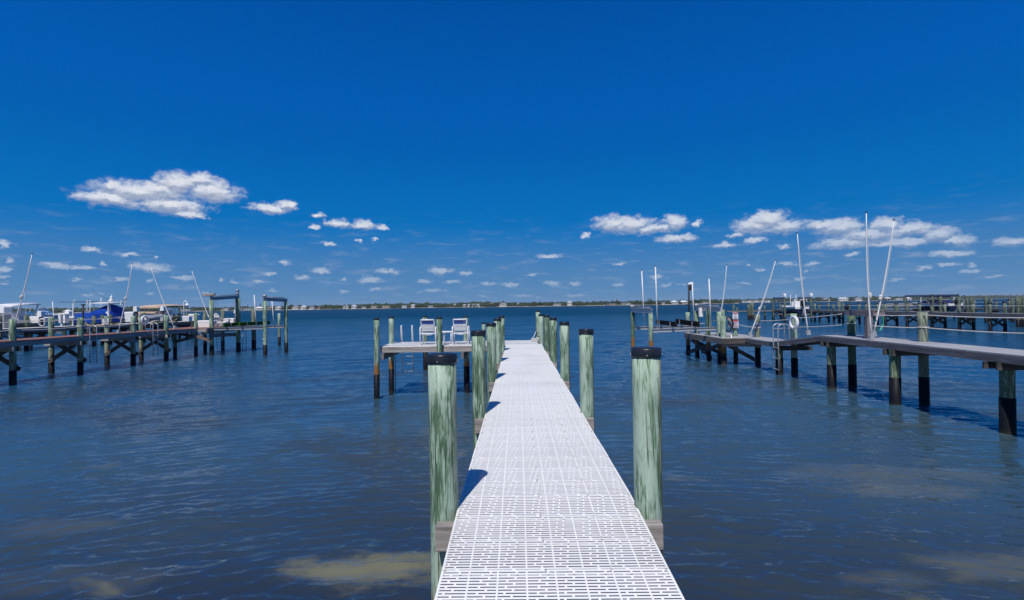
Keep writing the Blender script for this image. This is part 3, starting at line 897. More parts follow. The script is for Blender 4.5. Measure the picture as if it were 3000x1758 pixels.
def sign(loc, normal, w_, h_, label, mat='sign_white', head=None, lines=5, post=None, ink='sign_ink'):
    n = Vector(normal).normalized(); a = Vector((0, 0, 1)).cross(n).normalized()
    t = thing('sign', label, 'sign', loc)
    m = MB(); m.poly([a * (sx * w_ / 2) + Vector((0, 0, sz * h_ / 2)) for sx, sz in ((-1, -1), (1, -1), (1, 1), (-1, 1))], n * 0.006); m.build('board', mat, t, loc)
    top = h_ / 2
    if head:
        m = MB(); hh = h_ * .2
        m.poly([a * (sx * w_ * .46) + Vector((0, 0, top - hh * (.62 + sz * .5))) + n * 0.006 for sx, sz in ((-1, 1), (1, 1), (1, -1), (-1, -1))], n * 0.002)
        m.build('header', head, t, loc); top -= hh * 1.3
    m = MB(); rr = random.Random(int(loc[0] * 100) + lines)
    for k in range(lines):
        z = top - (top + h_ / 2) * (k + .55) / lines; wl = w_ * rr.uniform(.2, .4); th = (top + h_ / 2) / lines * .22
        m.poly([a * (sx * wl) + Vector((0, 0, z + sz * th)) + n * 0.006 for sx, sz in ((-1, -1), (1, -1), (1, 1), (-1, 1))], n * 0.002)
    m.build('lettering', ink, t, loc)
    return t


sign(tuple(D(309, 942, 28.75)), (.3, -1, 0), 0.31, 0.36, 'white sign with a dark emblem on a back piling of the red dock', lines=4)
sign(tuple(D(387, 994, 28.78)), (.35, -1, 0), 0.30, 0.40, 'blue weathered sign fixed low on a front piling of the red dock', 'sign_blue', lines=4)
sign(tuple(D(474, 935, 31.05)), (.3, -1, 0), 0.14, 0.24, 'small white notice on the piling beside the second ladder of the red dock', lines=4)


def whip(base, top, label, knee=0.0, r=0.022, second=True, tilt=(0, 0, 0)):
    b, tp_ = Vector(base), Vector(top); d = tp_ - b
    t = thing('mooring_whip', label, 'mooring pole', base, 'white mooring whips leaning over the docks')
    m = MB(); m.box((0, 0, 0.02), (0.17, 0.13, 0.04)); m.box((0, -0.045, 0.10), (0.13, 0.02, 0.16)); m.box((0, 0.045, 0.10), (0.13, 0.02, 0.16)); m.build('base_bracket', 'aluminium', t, base)
    n = 8; side = Vector((0, 0, 1)).cross(d).normalized()
    bow = d.length * 0.012
    pts = [d * (k / n) + Vector((0, 0, 0.06 * (1 - k / n))) + side.cross(d.normalized()) * bow * math.sin(PI * k / n) for k in range(n + 1)]
    MB().tube(pts, [r * (1.25 - 0.55 * k / n) for k in range(n + 1)], 8).build('pole', 'white_pole', t, base)
    MB().tube([pts[-1], pts[-1] + d.normalized() * 0.05], r * 1.05, 8).build('tip', 'rubber_black', t, base)
    if second:
        o2 = Vector((0.05, 0, 0))
        MB().tube([pts[k] + o2 * min(1, (n - k) * .5) * (1 if k > 1 else 0.3) for k in range(2, n + 1)], 0.006, 5).build('line', 'rope_white', t, base)
    if knee:
        m = MB(); c = d * knee
        m.tube([c - d.normalized() * .10, c - d.normalized() * .04, c + d.normalized() * .04, c + d.normalized() * .10], [r * 1.5, r * 2.6, r * 2.6, r * 1.5], 8)
        m.tube([c + Vector((0.05 * math.cos(a), 0.05 * math.sin(a), 0.01 * a - .05)) for a in [i * .8 for i in range(18)]], 0.012, 6)
        m.build('rope_knot', 'rope_white', t, base)
    return t


whip(D(33, 986, 24.0), D(94, 745, 24.0), 'white mooring whip at the far left, leaning right above the first red dock piling', .48)
whip(D(347, 976, 27.2), D(387, 774, 27.2), 'white mooring whip on the red dock leaning right, with a knot halfway', .5)
whip(D(511, 963, 32.2), D(441, 781, 32.2), 'white mooring whip leaning left from the red dock near the grey inflatable', 0, second=False)
whip(D(624, 961, 34.9), D(562, 793, 34.9), 'white mooring whip leaning left beside the white dock box', .2, second=False)


def dock_box(loc, dx, dy, dz, label, mat='gelcoat_white', rz=0):
    t = thing('dock_box', label, 'dock box', loc, 'white storage boxes on the left docks')
    M = Matrix.Rotation(rz, 3, 'Z')
    m = MB(); r0 = []; 
    m.loft([[M @ Vector((sx * dx / 2 * s_, sy * dy / 2 * s_, z)) for sx, sy in ((-1, -1), (1, -1), (1, 1), (-1, 1))] for z, s_ in ((0, .9), (dz * .78, 1.0))], False, closed=True)
    m.build('body', mat, t, loc, bevel=.015)
    m = MB(); m.loft([[M @ Vector((sx * dx / 2 * s_, sy * dy / 2 * s_, z)) for sx, sy in ((-1, -1), (1, -1), (1, 1), (-1, 1))] for z, s_ in ((dz * .785, 1.05), (dz * .86, 1.05), (dz, .93))], False, closed=True)
    m.build('lid', mat, t, loc, bevel=.012)
    return t


dock_box((-21.75, 35.4, PZ), 0.95, 0.55, 0.48, 'white dock box at the end of the red dock, beside the lift piling')


def adirondack(loc, rz, label):
    t = thing('adirondack_chair', label, 'chair', loc); M = Matrix.Rotation(rz, 3, 'Z')
    def T(*p): return M @ Vector(p)
    # faces -y locally: back leans towards +y
    m = MB()
    for k in range(6):
        x = -0.24 + k * 0.096; h = 0.98 - 0.13 * abs(k - 2.5) / 2.5 * abs(k - 2.5) / 2.5
        m.beam(T(x * .82, 0.22, 0.22), T(x * 1.15, 0.22 + 0.30 * h, h), 0.075, 0.02, (0, -1, .3))
    m.build('back_slat', 'gelcoat_white', t, loc)
    m = MB(); m.beam(T(-0.33, 0.45, 0.70), T(0.33, 0.45, 0.70), 0.03, 0.06); m.beam(T(-.30, .27, .27), T(.30, .27, .27), .03, .07); m.build('back_rail', 'gelcoat_white', t, loc)
    m = MB()
    for k in range(6): m.beam(T(-0.29, -0.28 + k * .09, 0.36 - k * .028), T(0.29, -0.28 + k * .09, 0.36 - k * .028), 0.075, 0.02)
    m.build('seat', 'gelcoat_white', t, loc)
    for s_ in (-1, 1):
        MB().beam(T(s_ * .37, -0.36, 0.53), T(s_ * .37, .42, 0.56), .13, .025).build('armrest', 'gelcoat_white', t, loc)
        MB().beam(T(s_ * .33, -0.28, 0), T(s_ * .33, -0.28, 0.52), .09, .03).build('leg', 'gelcoat_white', t, loc)
        MB().beam(T(s_ * .31, -0.30, 0.33), T(s_ * .31, .62, 0.04), .03, .11).build('leg', 'gelcoat_white', t, loc)
    return t


adirondack((-21.25, 36.5, PZ), PI - .5, 'white slatted garden armchair on the end of the red dock by the green lift bunks')


# ================================================================= boat lifts


def ibeam(m, a, b, h=0.22, w=0.13):
    a, b = Vector(a), Vector(b); u = Vector((0, 0, 1))
    m.beam(a, b, 0.02, h * .86)
    m.beam(a + u * (h / 2 - .02), b + u * (h / 2 - .02), w, 0.024); m.beam(a - u * (h / 2 - .02), b - u * (h / 2 - .02), w, 0.024)


def boat_lift(loc, label, piles, tops, cradle, bunks, guides, bunk_mat='black_carpet', group='boat lifts', metal='aluminium', pmat='pile_green', wrap=.75, cables=True):
    t = thing('boat_lift', label, 'boat lift', loc, group); lo = Vector(loc)
    for (x, y, top, r, pale, band) in piles: piling(t, x, y, top, r, wrap, pale, band, 0, n=14, mat=pmat)
    for (a, b) in tops:
        a, b = Vector(a), Vector(b); m = MB(); mid = (a + b) / 2; d = (b - a).normalized() * .2
        ibeam(m, a - d - mid, b + d - mid, .24, .16); m.build('top_beam', metal, t, mid)
        m = MB()
        m.tube([a - mid + Vector((0, 0, .17)), b - mid + Vector((0, 0, .17))], .03, 8); m.build('drive_shaft', 'galvanised', t, mid)
        m = MB(); c = a - d * .5 + Vector((0, 0, .22)) - mid
        m.tube([c - Vector((.13, 0, 0)), c - Vector((.07, 0, 0)), c + Vector((.07, 0, 0)), c + Vector((.13, 0, 0))], [.05, .10, .10, .05], 12); m.build('gear_box', 'galvanised', t, mid)
    for (a, b) in cradle:
        a, b = Vector(a), Vector(b); m = MB(); mid = (a + b) / 2; ibeam(m, a - mid, b - mid, .20, .13); m.build('cradle_beam', metal, t, mid)
    for (a, b, h) in bunks:
        a, b = Vector(a), Vector(b); mid = (a + b) / 2
        MB().beam(a - mid, b - mid, .11, h).build('bunk', bunk_mat, t, mid, bevel=.015)
        m = MB()
        for e in (.22, .78):
            c = a.lerp(b, e) - mid
            m.box((c.x + .075, c.y, c.z - .1), (.02, .09, h + .16)); m.box((c.x - .075, c.y, c.z - .1), (.02, .09, h + .16))
        m.build('bunk_bracket', metal, t, mid)
    for (a, b, cp) in guides:
        a, b = Vector(a), Vector(b)
        g = MB().tube([(0, 0, 0), b - a], .032, 10).build('guide_post', 'white_pole', t, a)
        if cp: MB().tube([b - a, b - a + (b - a).normalized() * .06], .036, 10).build('cap', 'rubber_black', g, a)
    if cables:
        for (a, b) in tops:
            for e in (0.12, 0.2, .86):
                p = Vector(a).lerp(Vector(b), e); zl = cradle[0][0][2]
                MB().tube([(0, 0, 0), (0, 0, zl - p.z)], .007, 5).build('cable', 'rubber_black', t, p)
    return t


la = D(620.5, 879, 34.47).z; lc = D(775, 881, 34.2).z; ldz = D(834, 884, 36.1).z; lbz = D(699, 875, 37).z
boat_lift((-18.6, 35.2, 0), 'empty boat lift at the end of the red dock with green carpeted bunks', [(-20.84, 34.47, la, .14, .47, .1), (-20.41, 37.0, lbz, .15, .44, .2), (-17.05, 34.2, lc, .13, .5, .1), (-16.5, 36.1, ldz, .12, .46, .1)],
          [((-20.84, 34.6, la + .1), (-20.41, 36.9, lbz + .12)), ((-17.05, 34.3, lc + .1), (-16.5, 36.0, ldz + .1))],
          [((-20.75, 34.42, 1.80), (-17.0, 34.35, 1.84)), ((-20.3, 36.5, 1.84), (-16.55, 36.25, 1.84))],
          [((-19.75, 34.0, 2.08), (-19.75, 37.6, 2.08), .24), ((-18.7, 34.0, 2.12), (-18.55, 37.9, 2.10), .24)],
          [(tuple(D(751, 957, 35.0)), tuple(D(744.5, 864, 35.0)), False), (tuple(D(803, 957, 36.2)), tuple(D(796, 870, 36.2)), False)], 'green_turf', pmat='pile_green', wrap=.7, metal='galvanised')
m = MB()
m.beam((-.38, 0, -.02), (.38, .1, .05), .22, .17)
tag(m.build('timber_block', 'timber_grey', None, (-20.95, 34.35, la + .34), bevel=.03), 'weathered grey timber lying on top of the tall left lift piling', 'timber')
m = MB(); m.lathe([(.08, 0), (.11, .04), (.10, .2), (.07, .26), (.12, .30), (.12, .40), (.05, .44)], 12); tag(m.build('lift_motor', 'galvanised', None, (-20.41, 36.95, lbz + .25)), 'grey lift motor on top of the piling with the white conduit', 'motor')
m = MB(); m.tube([(0, 0, 0), (0, 0, lbz - 2.0 + .2)], .035, 8); tag(m.build('conduit', 'white_pole', None, (-20.50, 36.80, 2.0)), 'white electrical conduit running up the tall lift piling', 'conduit')
m = MB(); m.box((0, 0, 0), (.17, .1, .26)); m.tube([(0.02, 0, -.12), (.03, 0, -1.0)], .02, 6); tag(m.build('power_box', 'gelcoat_white', None, D(689, 913, 36.9), bevel=.01), 'small white electrical box beside the lift piling with the conduit', 'electrical box')
ladder((-20.6, 38.0, 1.75), PI / 2, 'rusty ladder hanging from the seaward corner of the red dock end', down=1.75, hoop=.05, steps=7, wd=.5, mat='galvanised')
ladder((-22.9, 39.0, 1.6), 0, 'ladder half hidden under the red dock end, left of the seaward ladder', down=1.5, hoop=.05, steps=6, wd=.45, mat='galvanised')
rope_thing(sag(D(672, 946, 37.5), D(695, 931, 37.2), .18), .014, 'white rope drooping from the conduit piling to the red dock end')
rope_thing(sag(D(723, 947, 38.5), D(741, 941, 39.4), .08), .02, 'white rope drooping from the thick seaward piling of the red dock')
p = G(818.6, 1012.7); piling(None, p.x, p.y, D(818, 918, p.y).z, .115, .75, .50, .3, name='mooring_pile', label='lone green mooring pile beyond the empty lift of the red dock', cat='mooring pile', n=14, group='mooring piles off the dock end')
piling(None, p.x + .32, p.y + .5, 2.45, .105, .75, .30, .3, mat='pile_old', name='mooring_pile', label='short dark mooring pile hugging the lone green one beyond the red dock lift', cat='mooring pile', n=14, group='mooring piles off the dock end')
tag(rope_ring(None, -17.08, 34.2, 1.05, .145, 2), 'white rope loop round the outer near lift piling of the red dock', 'rope')

# ================================================================= second pier on the left, with the boats
SZ = 1.86
def sx(y): return -40.0 + (y - 36) * 0.20
sp_ = thing('dock', 'pale decked dock behind the red one on the left, lined with boats and lifts', 'dock', (sx(46), 46, 0))
deck_strip(sp_, [(sx(26), 26), (sx(58), 58)], 2.2, SZ, .05, 'deck_pale')
line_beam(sp_, [(sx(26) + .0, 26, SZ - .2), (sx(58), 58, SZ - .2)], .05, .28, 'timber_dark_y', 'fascia')
line_beam(sp_, [(sx(26) - 2.2, 26, SZ - .2), (sx(58) - 2.2, 58, SZ - .2)], .05, .28, 'timber_dark_y', 'fascia')
for i, yb in enumerate([28, 31.5, 35, 38.5, 42, 45.5, 49, 52.5, 56, 57.8]):
    zf = (2.9, 1.7)[i % 2]
    piling(sp_, sx(yb) - .05, yb, (2.9, 1.75, 2.7)[i % 3], .16, .8, .44, .4, 0, mat='pile_far', n=12)
    piling(sp_, sx(yb) - 2.1, yb, (2.8, 2.9, 2.6)[i % 3], .16, .8, .40, .5, 0, mat='pile_far', n=12)
    brace(sp_, (sx(yb) - 1.65, yb - .18, .7), (sx(yb), yb - .18, 1.5)); brace(sp_, (sx(yb) - 1.65, yb + .18, 1.5), (sx(yb), yb + .18, .7))
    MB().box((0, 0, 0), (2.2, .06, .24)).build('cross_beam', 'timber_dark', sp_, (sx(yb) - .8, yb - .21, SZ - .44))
    if i % 2: brace(sp_, (sx(yb), yb, 1.3), (sx(yb + 3), yb + 3, 0.9), 'timber_dark_y')
p = D(121, 950, 41)
for a, b in ((28, 35), (35, 42), (42, 49), (49, 56)):
    rope_thing(sag((sx(a) - .05, a, 2.5), (sx(b) - .05, b, 2.5), .06), .017, 'white guard rope along the pale dock, the %s span' % {28: 'nearest', 35: 'white-boat', 42: 'covered-boat', 49: 'lamp-post'}[a])
rope_thing([D(225, 935, 44.2), D(238, 943, 44), D(262, 953, 43.6), D(300, 955, 43.8), D(345, 948, 45), D(372, 936, 46)], .022, 'yellow rope draped along the pale dock below the covered boat', 'rope_yellow')
rope_thing(sag(D(440, 944, 49), D(520, 935, 53), .15), .022, 'yellow line under the grey inflatable on the pale dock', 'rope_yellow')


def hull_parts(t, loc, rz, L_, B_, zk, zs, mats, n=14, deck_drop=.12, flare=.12, mid_split=None, rake=.10):
    """hull with its bow towards local +y, keel zk and sheer zs relative to loc"""
    M = Matrix.Rotation(rz, 3, 'Z'); rings = []; drings = []; brings = []
    for i in range(n + 1):
        u = i / n; f = 1 - max(0, (u - .42) / .58) ** 2.3
        b = B_ / 2 * (0.90 + .1 * min(1, u * 4)) * max(f, .012)
        zsh = zs + .16 * max(0, u - .4) ** 1.5 * 2; zke = zk + (zs - zk) * .72 * max(0, (u - .62) / .38) ** 2.2
        zch = zk + (zs - zk) * (.34 + .36 * max(0, (u - .55) / .45))
        yy = -L_ / 2 + L_ * u + rake * L_ * 0
        ov = rake * L_ * max(0, (u - .55) / .45) ** 2
        bc = b * (1 - flare - .25 * max(0, u - .5))
        P = lambda x, dy, z: M @ Vector((x, yy + dy, z))
        zm = zch + (zsh - zch) * .55
        bm = (b + bc) / 2 + b * .02
        up = [P(-b, ov, zsh), P(-bm, ov * .7, zm)]; dn = [P(-bm, ov * .7, zm), P(-bc, ov * .4, zch), P(0, 0, zke), P(bc, ov * .4, zch), P(bm, ov * .7, zm)]
        rings.append(dn); brings.append((up, [P(bm, ov * .7, zm), P(b, ov, zsh)]))
        drings.append([P(-b, ov, zsh), P(-b * .86, ov, zsh + .02), P(-b * .84, ov, zsh - deck_drop), P(b * .84, ov, zsh - deck_drop), P(b * .86, ov, zsh + .02), P(b, ov, zsh)])
    MB().loft(rings, True).build('hull', mats[0], t, loc)
    m = MB(); m.loft([r[0] for r in brings], True, False, False); m.loft([r[1] for r in brings], True, False, False)
    a, b = brings[0]; m._add([a[0], a[1], b[0], b[1]], [(0, 1, 2, 3)])
    m.build('topsides', mats[1], t, loc)
    MB().loft(drings, True, True, False).build('deck', mats[2], t, loc)
    return M


def outboard(t, loc, M, at, s=1.0, mat='gelcoat_white', name='outboard_motor'):
    o = Vector(loc) + M @ Vector(at); m = MB()
    m.loft([[M @ Vector((sx_ * w * s, y * s + dy * s, z * s)) for sx_, y in ((-1, -.30), (-1.1, 0), (-1, .26), (1, .26), (1.1, 0), (1, -.30))] for z, w, dy in ((.12, .15, .0), (.30, .20, -.02), (.60, .20, -.05), (.74, .15, -.06), (.78, .08, -.06))], True, closed=True)
    ob = m.build(name, mat, t, o)
    m = MB(); m.loft([[M @ Vector((sx_ * .07 * s, y * s, z * s)) for sx_, y in ((-1, -.14 - k), (-1, .14), (1, .14), (1, -.14 - k))] for z, k in ((.12, .03), (-.5, 0), (-.55, .1), (-.58, 0), (-.9, -.02))], False, closed=True)
    m.tube([M @ Vector((0, -.28 * s, -.72 * s)), M @ Vector((0, .2 * s, -.72 * s))], .06 * s, 8); m.build('lower_leg', 'gelcoat_grey', ob, o)
    return ob


# ---- white cruiser with a hardtop
bl = D(84, 952, 43.6); bl = Vector((bl.x - .6, 43.6, 0))
bA = thing('motorboat', 'white motorboat with a curved hardtop and white outboards, lifted behind the pale dock', 'boat', bl, 'boats on the left docks'); rzA = R(12)
M = hull_parts(bA, bl, rzA, 6.4, 2.4, 1.55, 2.50, ('gelcoat_grey', 'gelcoat_white', 'gelcoat_white'))
def TT(M, *p): return M @ Vector(p)
m = MB(); m.loft([[TT(M, x * w, y, z + .10 * (1 - x * x)) for x in (-1, -.5, 0, .5, 1)] + [TT(M, x * w, y, z - .06) for x in (1, .5, 0, -.5, -1)] for y, z, w in ((-2.6, 3.62, .95), (-1.6, 3.76, 1.05), (-.2, 3.86, 1.08), (.7, 3.86, 1.0), (1.0, 3.82, .8))], True, closed=True); m.build('hardtop', 'gelcoat_white', bA, bl)
for s_ in (-1, 1):
    MB().tube([TT(M, s_ * .95, -2.0, 2.5), TT(M, s_ * .92, -1.5, 3.7)], .05, 8).build('hardtop_strut', 'gelcoat_white', bA, bl); MB().tube([TT(M, s_ * .95, -.3, 2.55), TT(M, s_ * .9, .55, 3.8)], .06, 8).build('hardtop_strut', 'gelcoat_white', bA, bl)
m = MB(); m.loft([[TT(M, -.95, .2, 2.55), TT(M, -.3, 1.0, 2.6), TT(M, .3, 1.0, 2.6), TT(M, .95, .2, 2.55)], [TT(M, -.88, -.1, 3.15), TT(M, -.28, .55, 3.2), TT(M, .28, .55, 3.2), TT(M, .88, -.1, 3.15)]], True, False, False); m.build('windscreen', 'window_glass', bA, bl)
m = MB(); m.box((0, 0, 0), (.9, .7, .9), rzA); m.build('console', 'gelcoat_white', bA, bl + TT(M, 0, -.6, 2.8), bevel=.06)
m = MB(); m.box((0, 0, 0), (1.5, .5, .75), rzA); m.build('seat', 'gelcoat_white', bA, bl + TT(M, 0, -1.7, 2.72), bevel=.08)
for x in (-.45, .45): outboard(bA, bl, M, (x, -3.45, 2.42), 1.05)
m = MB(); m.tube([TT(M, .9, -1.0, 3.8), TT(M, .8, -1.0, 5.0)], .012, 5); m.build('antenna', 'white_pole', bA, bl)
m = MB(); m.tube([TT(M, s_ * 0.0 + x, y, z) for x, y, z in ((-1.0, .9, 2.95), (-.7, 2.2, 3.05), (0, 3.3, 3.15), (.7, 2.2, 3.05), (1.0, .9, 2.95))], .02, 6)
for x, y, z in ((-1.0, .9, 2.95), (-.7, 2.2, 3.05), (.7, 2.2, 3.05), (1.0, .9, 2.95)): m.tube([TT(M, x, y, z), TT(M, x, y, z - .45)], .018, 6)
m.build('bow_rail', 'aluminium', bA, bl)
# ---- second white boat behind it, only its bow and raised cover show
bl = Vector((D(112, 930, 52).x, 52, 0))
bD = thing('motorboat', 'long white runabout with a blue striped side behind the hardtop boat', 'boat', bl, 'boats on the left docks')
M = hull_parts(bD, bl, R(-32), 6.6, 2.3, 1.9, 2.85, ('gelcoat_white', 'gelcoat_white', 'gelcoat_white'), rake=.14)
m = MB()
for s_ in (-1, 1): m.loft([[TT(M, s_ * 1.20 * (1 - max(0, (u - .42) / .58) ** 2.3), -3.3 + 6.6 * u + .14 * 6.6 * max(0, (u - .55) / .45) ** 2, 2.60 + u * .12), TT(M, s_ * 1.17 * (1 - max(0, (u - .42) / .58) ** 2.3), -3.3 + 6.6 * u + .14 * 6.6 * max(0, (u - .55) / .45) ** 2, 2.40 + u * .2)] for u in [i / 10 for i in range(1, 10)]], True, False, False)
m.build('side_stripe', 'rope_blue', bD, bl)
m = MB(); m.loft([[TT(M, -.9, .4, 2.9), TT(M, 0, 1.3, 2.95), TT(M, .9, .4, 2.9)], [TT(M, -.8, -.2, 3.4), TT(M, 0, .5, 3.45), TT(M, .8, -.2, 3.4)]], True, False, False); m.build('windscreen', 'window_glass', bD, bl)
m = MB(); m.tube([TT(M, -.8, -.2, 3.42), TT(M, 0, .5, 3.47), TT(M, .8, -.2, 3.42)], .03, 6); m.tube([TT(M, -.9, -1, 2.9), TT(M, -.7, -.7, 3.5), TT(M, .7, -.7, 3.5), TT(M, .9, -1, 2.9)], .03, 6); m.build('windscreen_frame', 'aluminium', bD, bl)
# ---- boat under the blue cover
bl = Vector((-40.7, 50.3, 0))
bB = thing('motorboat', 'boat under a bright blue fitted cover with a white T-top above', 'boat', bl, 'boats on the left docks')
M = hull_parts(bB, bl, 0, 6.2, 2.3, 1.62, 2.55, ('gelcoat_grey', 'gelcoat_grey', 'gelcoat_white'))
prof = [(-3.35, 2.55, .75), (-3.2, 2.95, 1.0), (-2.6, 3.02, 1.2), (-1.8, 2.98, 1.22), (-1.0, 3.25, 1.2), (-.2, 3.62, 1.1), (.25, 3.80, 1.0), (.7, 3.74, 1.0), (1.3, 3.35, 1.05), (2.0, 3.12, .95), (2.8, 3.06, .62), (3.45, 3.04, .18), (3.65, 3.0, .03)]
rings = []
for (yy, zt, wv) in prof:
    r = []
    zb = 2.02 + .55 * max(0, yy / 3.6) ** 1.5
    for k in range(13):
        a = k / 12 * 2 - 1
        ed = abs(a)
        z = zt - (zt - zb) * (ed ** 2.2) + .05 * mn.noise(Vector((a * 3, yy * 1.7, 3)))
        x = wv * 1.05 * math.sin(a * PI / 2 * .98)
        r.append(Vector((x, yy, z)))
    rings.append(r)
MB().loft(rings, True).build('cover', 'canvas_blue', bB, bl)
m = MB(); m.loft([[Vector((x * w_, yy, z + .08 * (1 - x * x))) for x in (-1, -.4, .4, 1)] + [Vector((x * w_, yy, z - .05)) for x in (1, .4, -.4, -1)] for yy, z, w_ in ((-1.2, 3.90, .85), (-.6, 3.95, 1.0), (.6, 3.97, 1.0), (1.1, 3.93, .9), (1.5, 3.92, .5))], True, closed=True); m.build('t_top', 'gelcoat_white', bB, bl)
m = MB(); m.lathe([(.26, 4.05), (.30, 4.12), (.12, 4.3), (.10, 4.42), (.13, 4.45), (.12, 4.55), (.03, 4.6)], 14, (0, .35, 0)); m.build('radar_mast', 'gelcoat_white', bB, bl)
for x, yy in ((-.8, -.8), (.8, -.8), (-.7, 1.0), (.7, 1.0)): MB().tube([(x, yy, 2.8), (x, yy, 3.93)], .03, 6).build('t_top_leg', 'white_pole', bB, bl)
m = MB()
for x in (-.6, .6): m.tube([(x, -.6, 4.02), (x * 1.3, -4.6, 4.0)], .02, 6)
m.tube([(.5, -.2, 4.0), (-.2, -1.8, 5.1)], .012, 5)
m.build('outrigger', 'rubber_black', bB, bl)
m = MB(); m.tube([(0.2, .15, 4.0), (.2, .15, 4.75)], .025, 6); m.build('antenna', 'white_pole', bB, bl)
outboard(bB, bl, M, (0, -3.5, 2.0), .8, 'canvas_blue')
# ---- boat with the tan canopy
bl = Vector((-39.2, 56.2, 0))
bC = thing('pontoon_boat', 'white flat boat with a tan canopy roof by the lamp post', 'boat', bl, 'boats on the left docks')
M = hull_parts(bC, bl, R(3), 6.0, 2.3, 1.75, 2.6, ('gelcoat_white', 'gelcoat_white', 'gelcoat_white'), rake=.05)
m = MB(); m.loft([[TT(M, x * 1.2, yy, z + .16 * (1 - x * x)) for x in (-1, -.5, 0, .5, 1)] + [TT(M, x * 1.2, yy, z - .03) for x in (1, .5, 0, -.5, -1)] for yy, z in ((-2.9, 3.38), (-2.5, 3.52), (-.8, 3.60), (.8, 3.62), (2.2, 3.55), (2.6, 3.46))], True, closed=True); m.build('canopy', 'canvas_tan', bC, bl)
for x in (-1.1, 1.1):
    for yy in (-2.6, -1.4, 0.9, 2.4): MB().tube([TT(M, x, yy, 2.5), TT(M, x, yy, 3.5)], .028, 6).build('canopy_post', 'white_pole', bC, bl)
m = MB()
for x in (-1.12, 1.12):
    for z in (2.85, 3.05): m.tube([TT(M, x, -2.6, z), TT(M, x, -1.0, z)], .025, 6)
m.build('side_rail', 'white_pole', bC, bl)
m = MB(); m.box((0, 0, 0), (.9, 1.0, .6), R(3)); m.build('console', 'gelcoat_white', bC, bl + TT(M, 0, .2, 2.85), bevel=.05)
m = MB(); m.loft([[TT(M, -.9, 1.1, 2.55), TT(M, .9, 1.1, 2.55)], [TT(M, -.9, .9, 3.4), TT(M, .9, .9, 3.4)]], True, False, False); m.build('windscreen', 'window_glass', bC, bl)
m = MB(); m.box((0, 0, 0), (2.0, 1.0, .22), R(3)); m.build('bow_cushion', 'canvas_tan', bC, bl + TT(M, -.1, -2.5, 2.86), bevel=.06)
# ---- grey inflatable
bl = Vector((D(452, 935, 50.6).x - .5, 51.2, 0))
bE = thing('inflatable_boat', 'grey inflatable dinghy with fat tubes in front of the tan canopied boat', 'boat', bl, 'boats on the left docks')
m = MB(); pts = [Vector(p) for p in ((-.68, -1.75, 2.36), (-.70, -.8, 2.36), (-.66, .3, 2.38), (-.45, 1.2, 2.46), (0, 1.65, 2.55), (.45, 1.2, 2.46), (.66, .3, 2.38), (.70, -.8, 2.36), (.68, -1.75, 2.36))]
m.tube(pts, [.14, .23, .24, .24, .23, .24, .24, .23, .14], 12); m.build('tube', 'gelcoat_grey', bE, bl)
m = MB(); m.loft([[Vector((-.55, yy, 2.28)), Vector((0, yy, 2.02 + .25 * max(0, yy) / 1.5)), Vector((.55, yy, 2.28))] for yy in (-1.5, -.5, .5, 1.3)], True); m.build('floor', 'gelcoat_white', bE, bl)
m = MB(); m.box((0, -1.5, 2.42), (1.1, .06, .4)); m.build('transom', 'gelcoat_white', bE, bl); outboard(bE, bl, Matrix.Identity(3), (0, -1.75, 2.35), .6, 'gelcoat_grey')
# ---- lifts under these boats: cradle and piles, white guide pipes
def simple_lift(x0, x1, y0, y1, zc, top, label, guides, group='boat lifts', topbeam=True, pm_='pile_far'):
    xm, ym = (x0 + x1) / 2, (y0 + y1) / 2
    return boat_lift((xm, ym, 0), label, [(x0, y0, top, .13, .45, .3), (x0, y1, top, .13, .45, .3), (x1, y0, top, .13, .42, .3), (x1, y1, top, .13, .42, .3)],
              [((x0, y0, top + .1), (x0, y1, top + .1)), ((x1, y0, top + .1), (x1, y1, top + .1))] if topbeam else [],
              [((x0, y0 + .2, zc), (x1, y0 + .2, zc)), ((x0, y1 - .2, zc), (x1, y1 - .2, zc))], [((xm - .5, y0 - .3, zc + .22), (xm - .5, y1 + .3, zc + .22), .2), ((xm + .5, y0 - .3, zc + .22), (xm + .5, y1 + .3, zc + .22), .2)],
              guides, pmat=pm_, metal='galvanised', cables=topbeam, group=group)


def gp(px, y0, y1, d, dx=0): return (tuple(D(px + dx, y1, d)), tuple(D(px, y0, d)), False)
simple_lift(-43.8, -40.75, 41.8, 45.4, 1.30, 2.75, 'low boat lift carrying the white hardtop boat', [gp(154, 884, 950, 43, 5), gp(55, 913, 945, 45), gp(66, 913, 945, 45)], topbeam=False)
simple_lift(-42.2, -39.45, 48.0, 51.6, 1.33, 2.75, 'low boat lift carrying the blue covered boat', [gp(255, 880, 945, 48.5), gp(264, 880, 945, 48.5), gp(296, 872, 930, 51.5), gp(354, 881, 940, 52)], topbeam=False)
simple_lift(-40.7, -38.1, 54.2, 57.0, 1.42, 2.75, 'low boat lift carrying the tan canopied boat', [gp(423, 900, 940, 54), gp(512, 902, 930, 57)], topbeam=False)
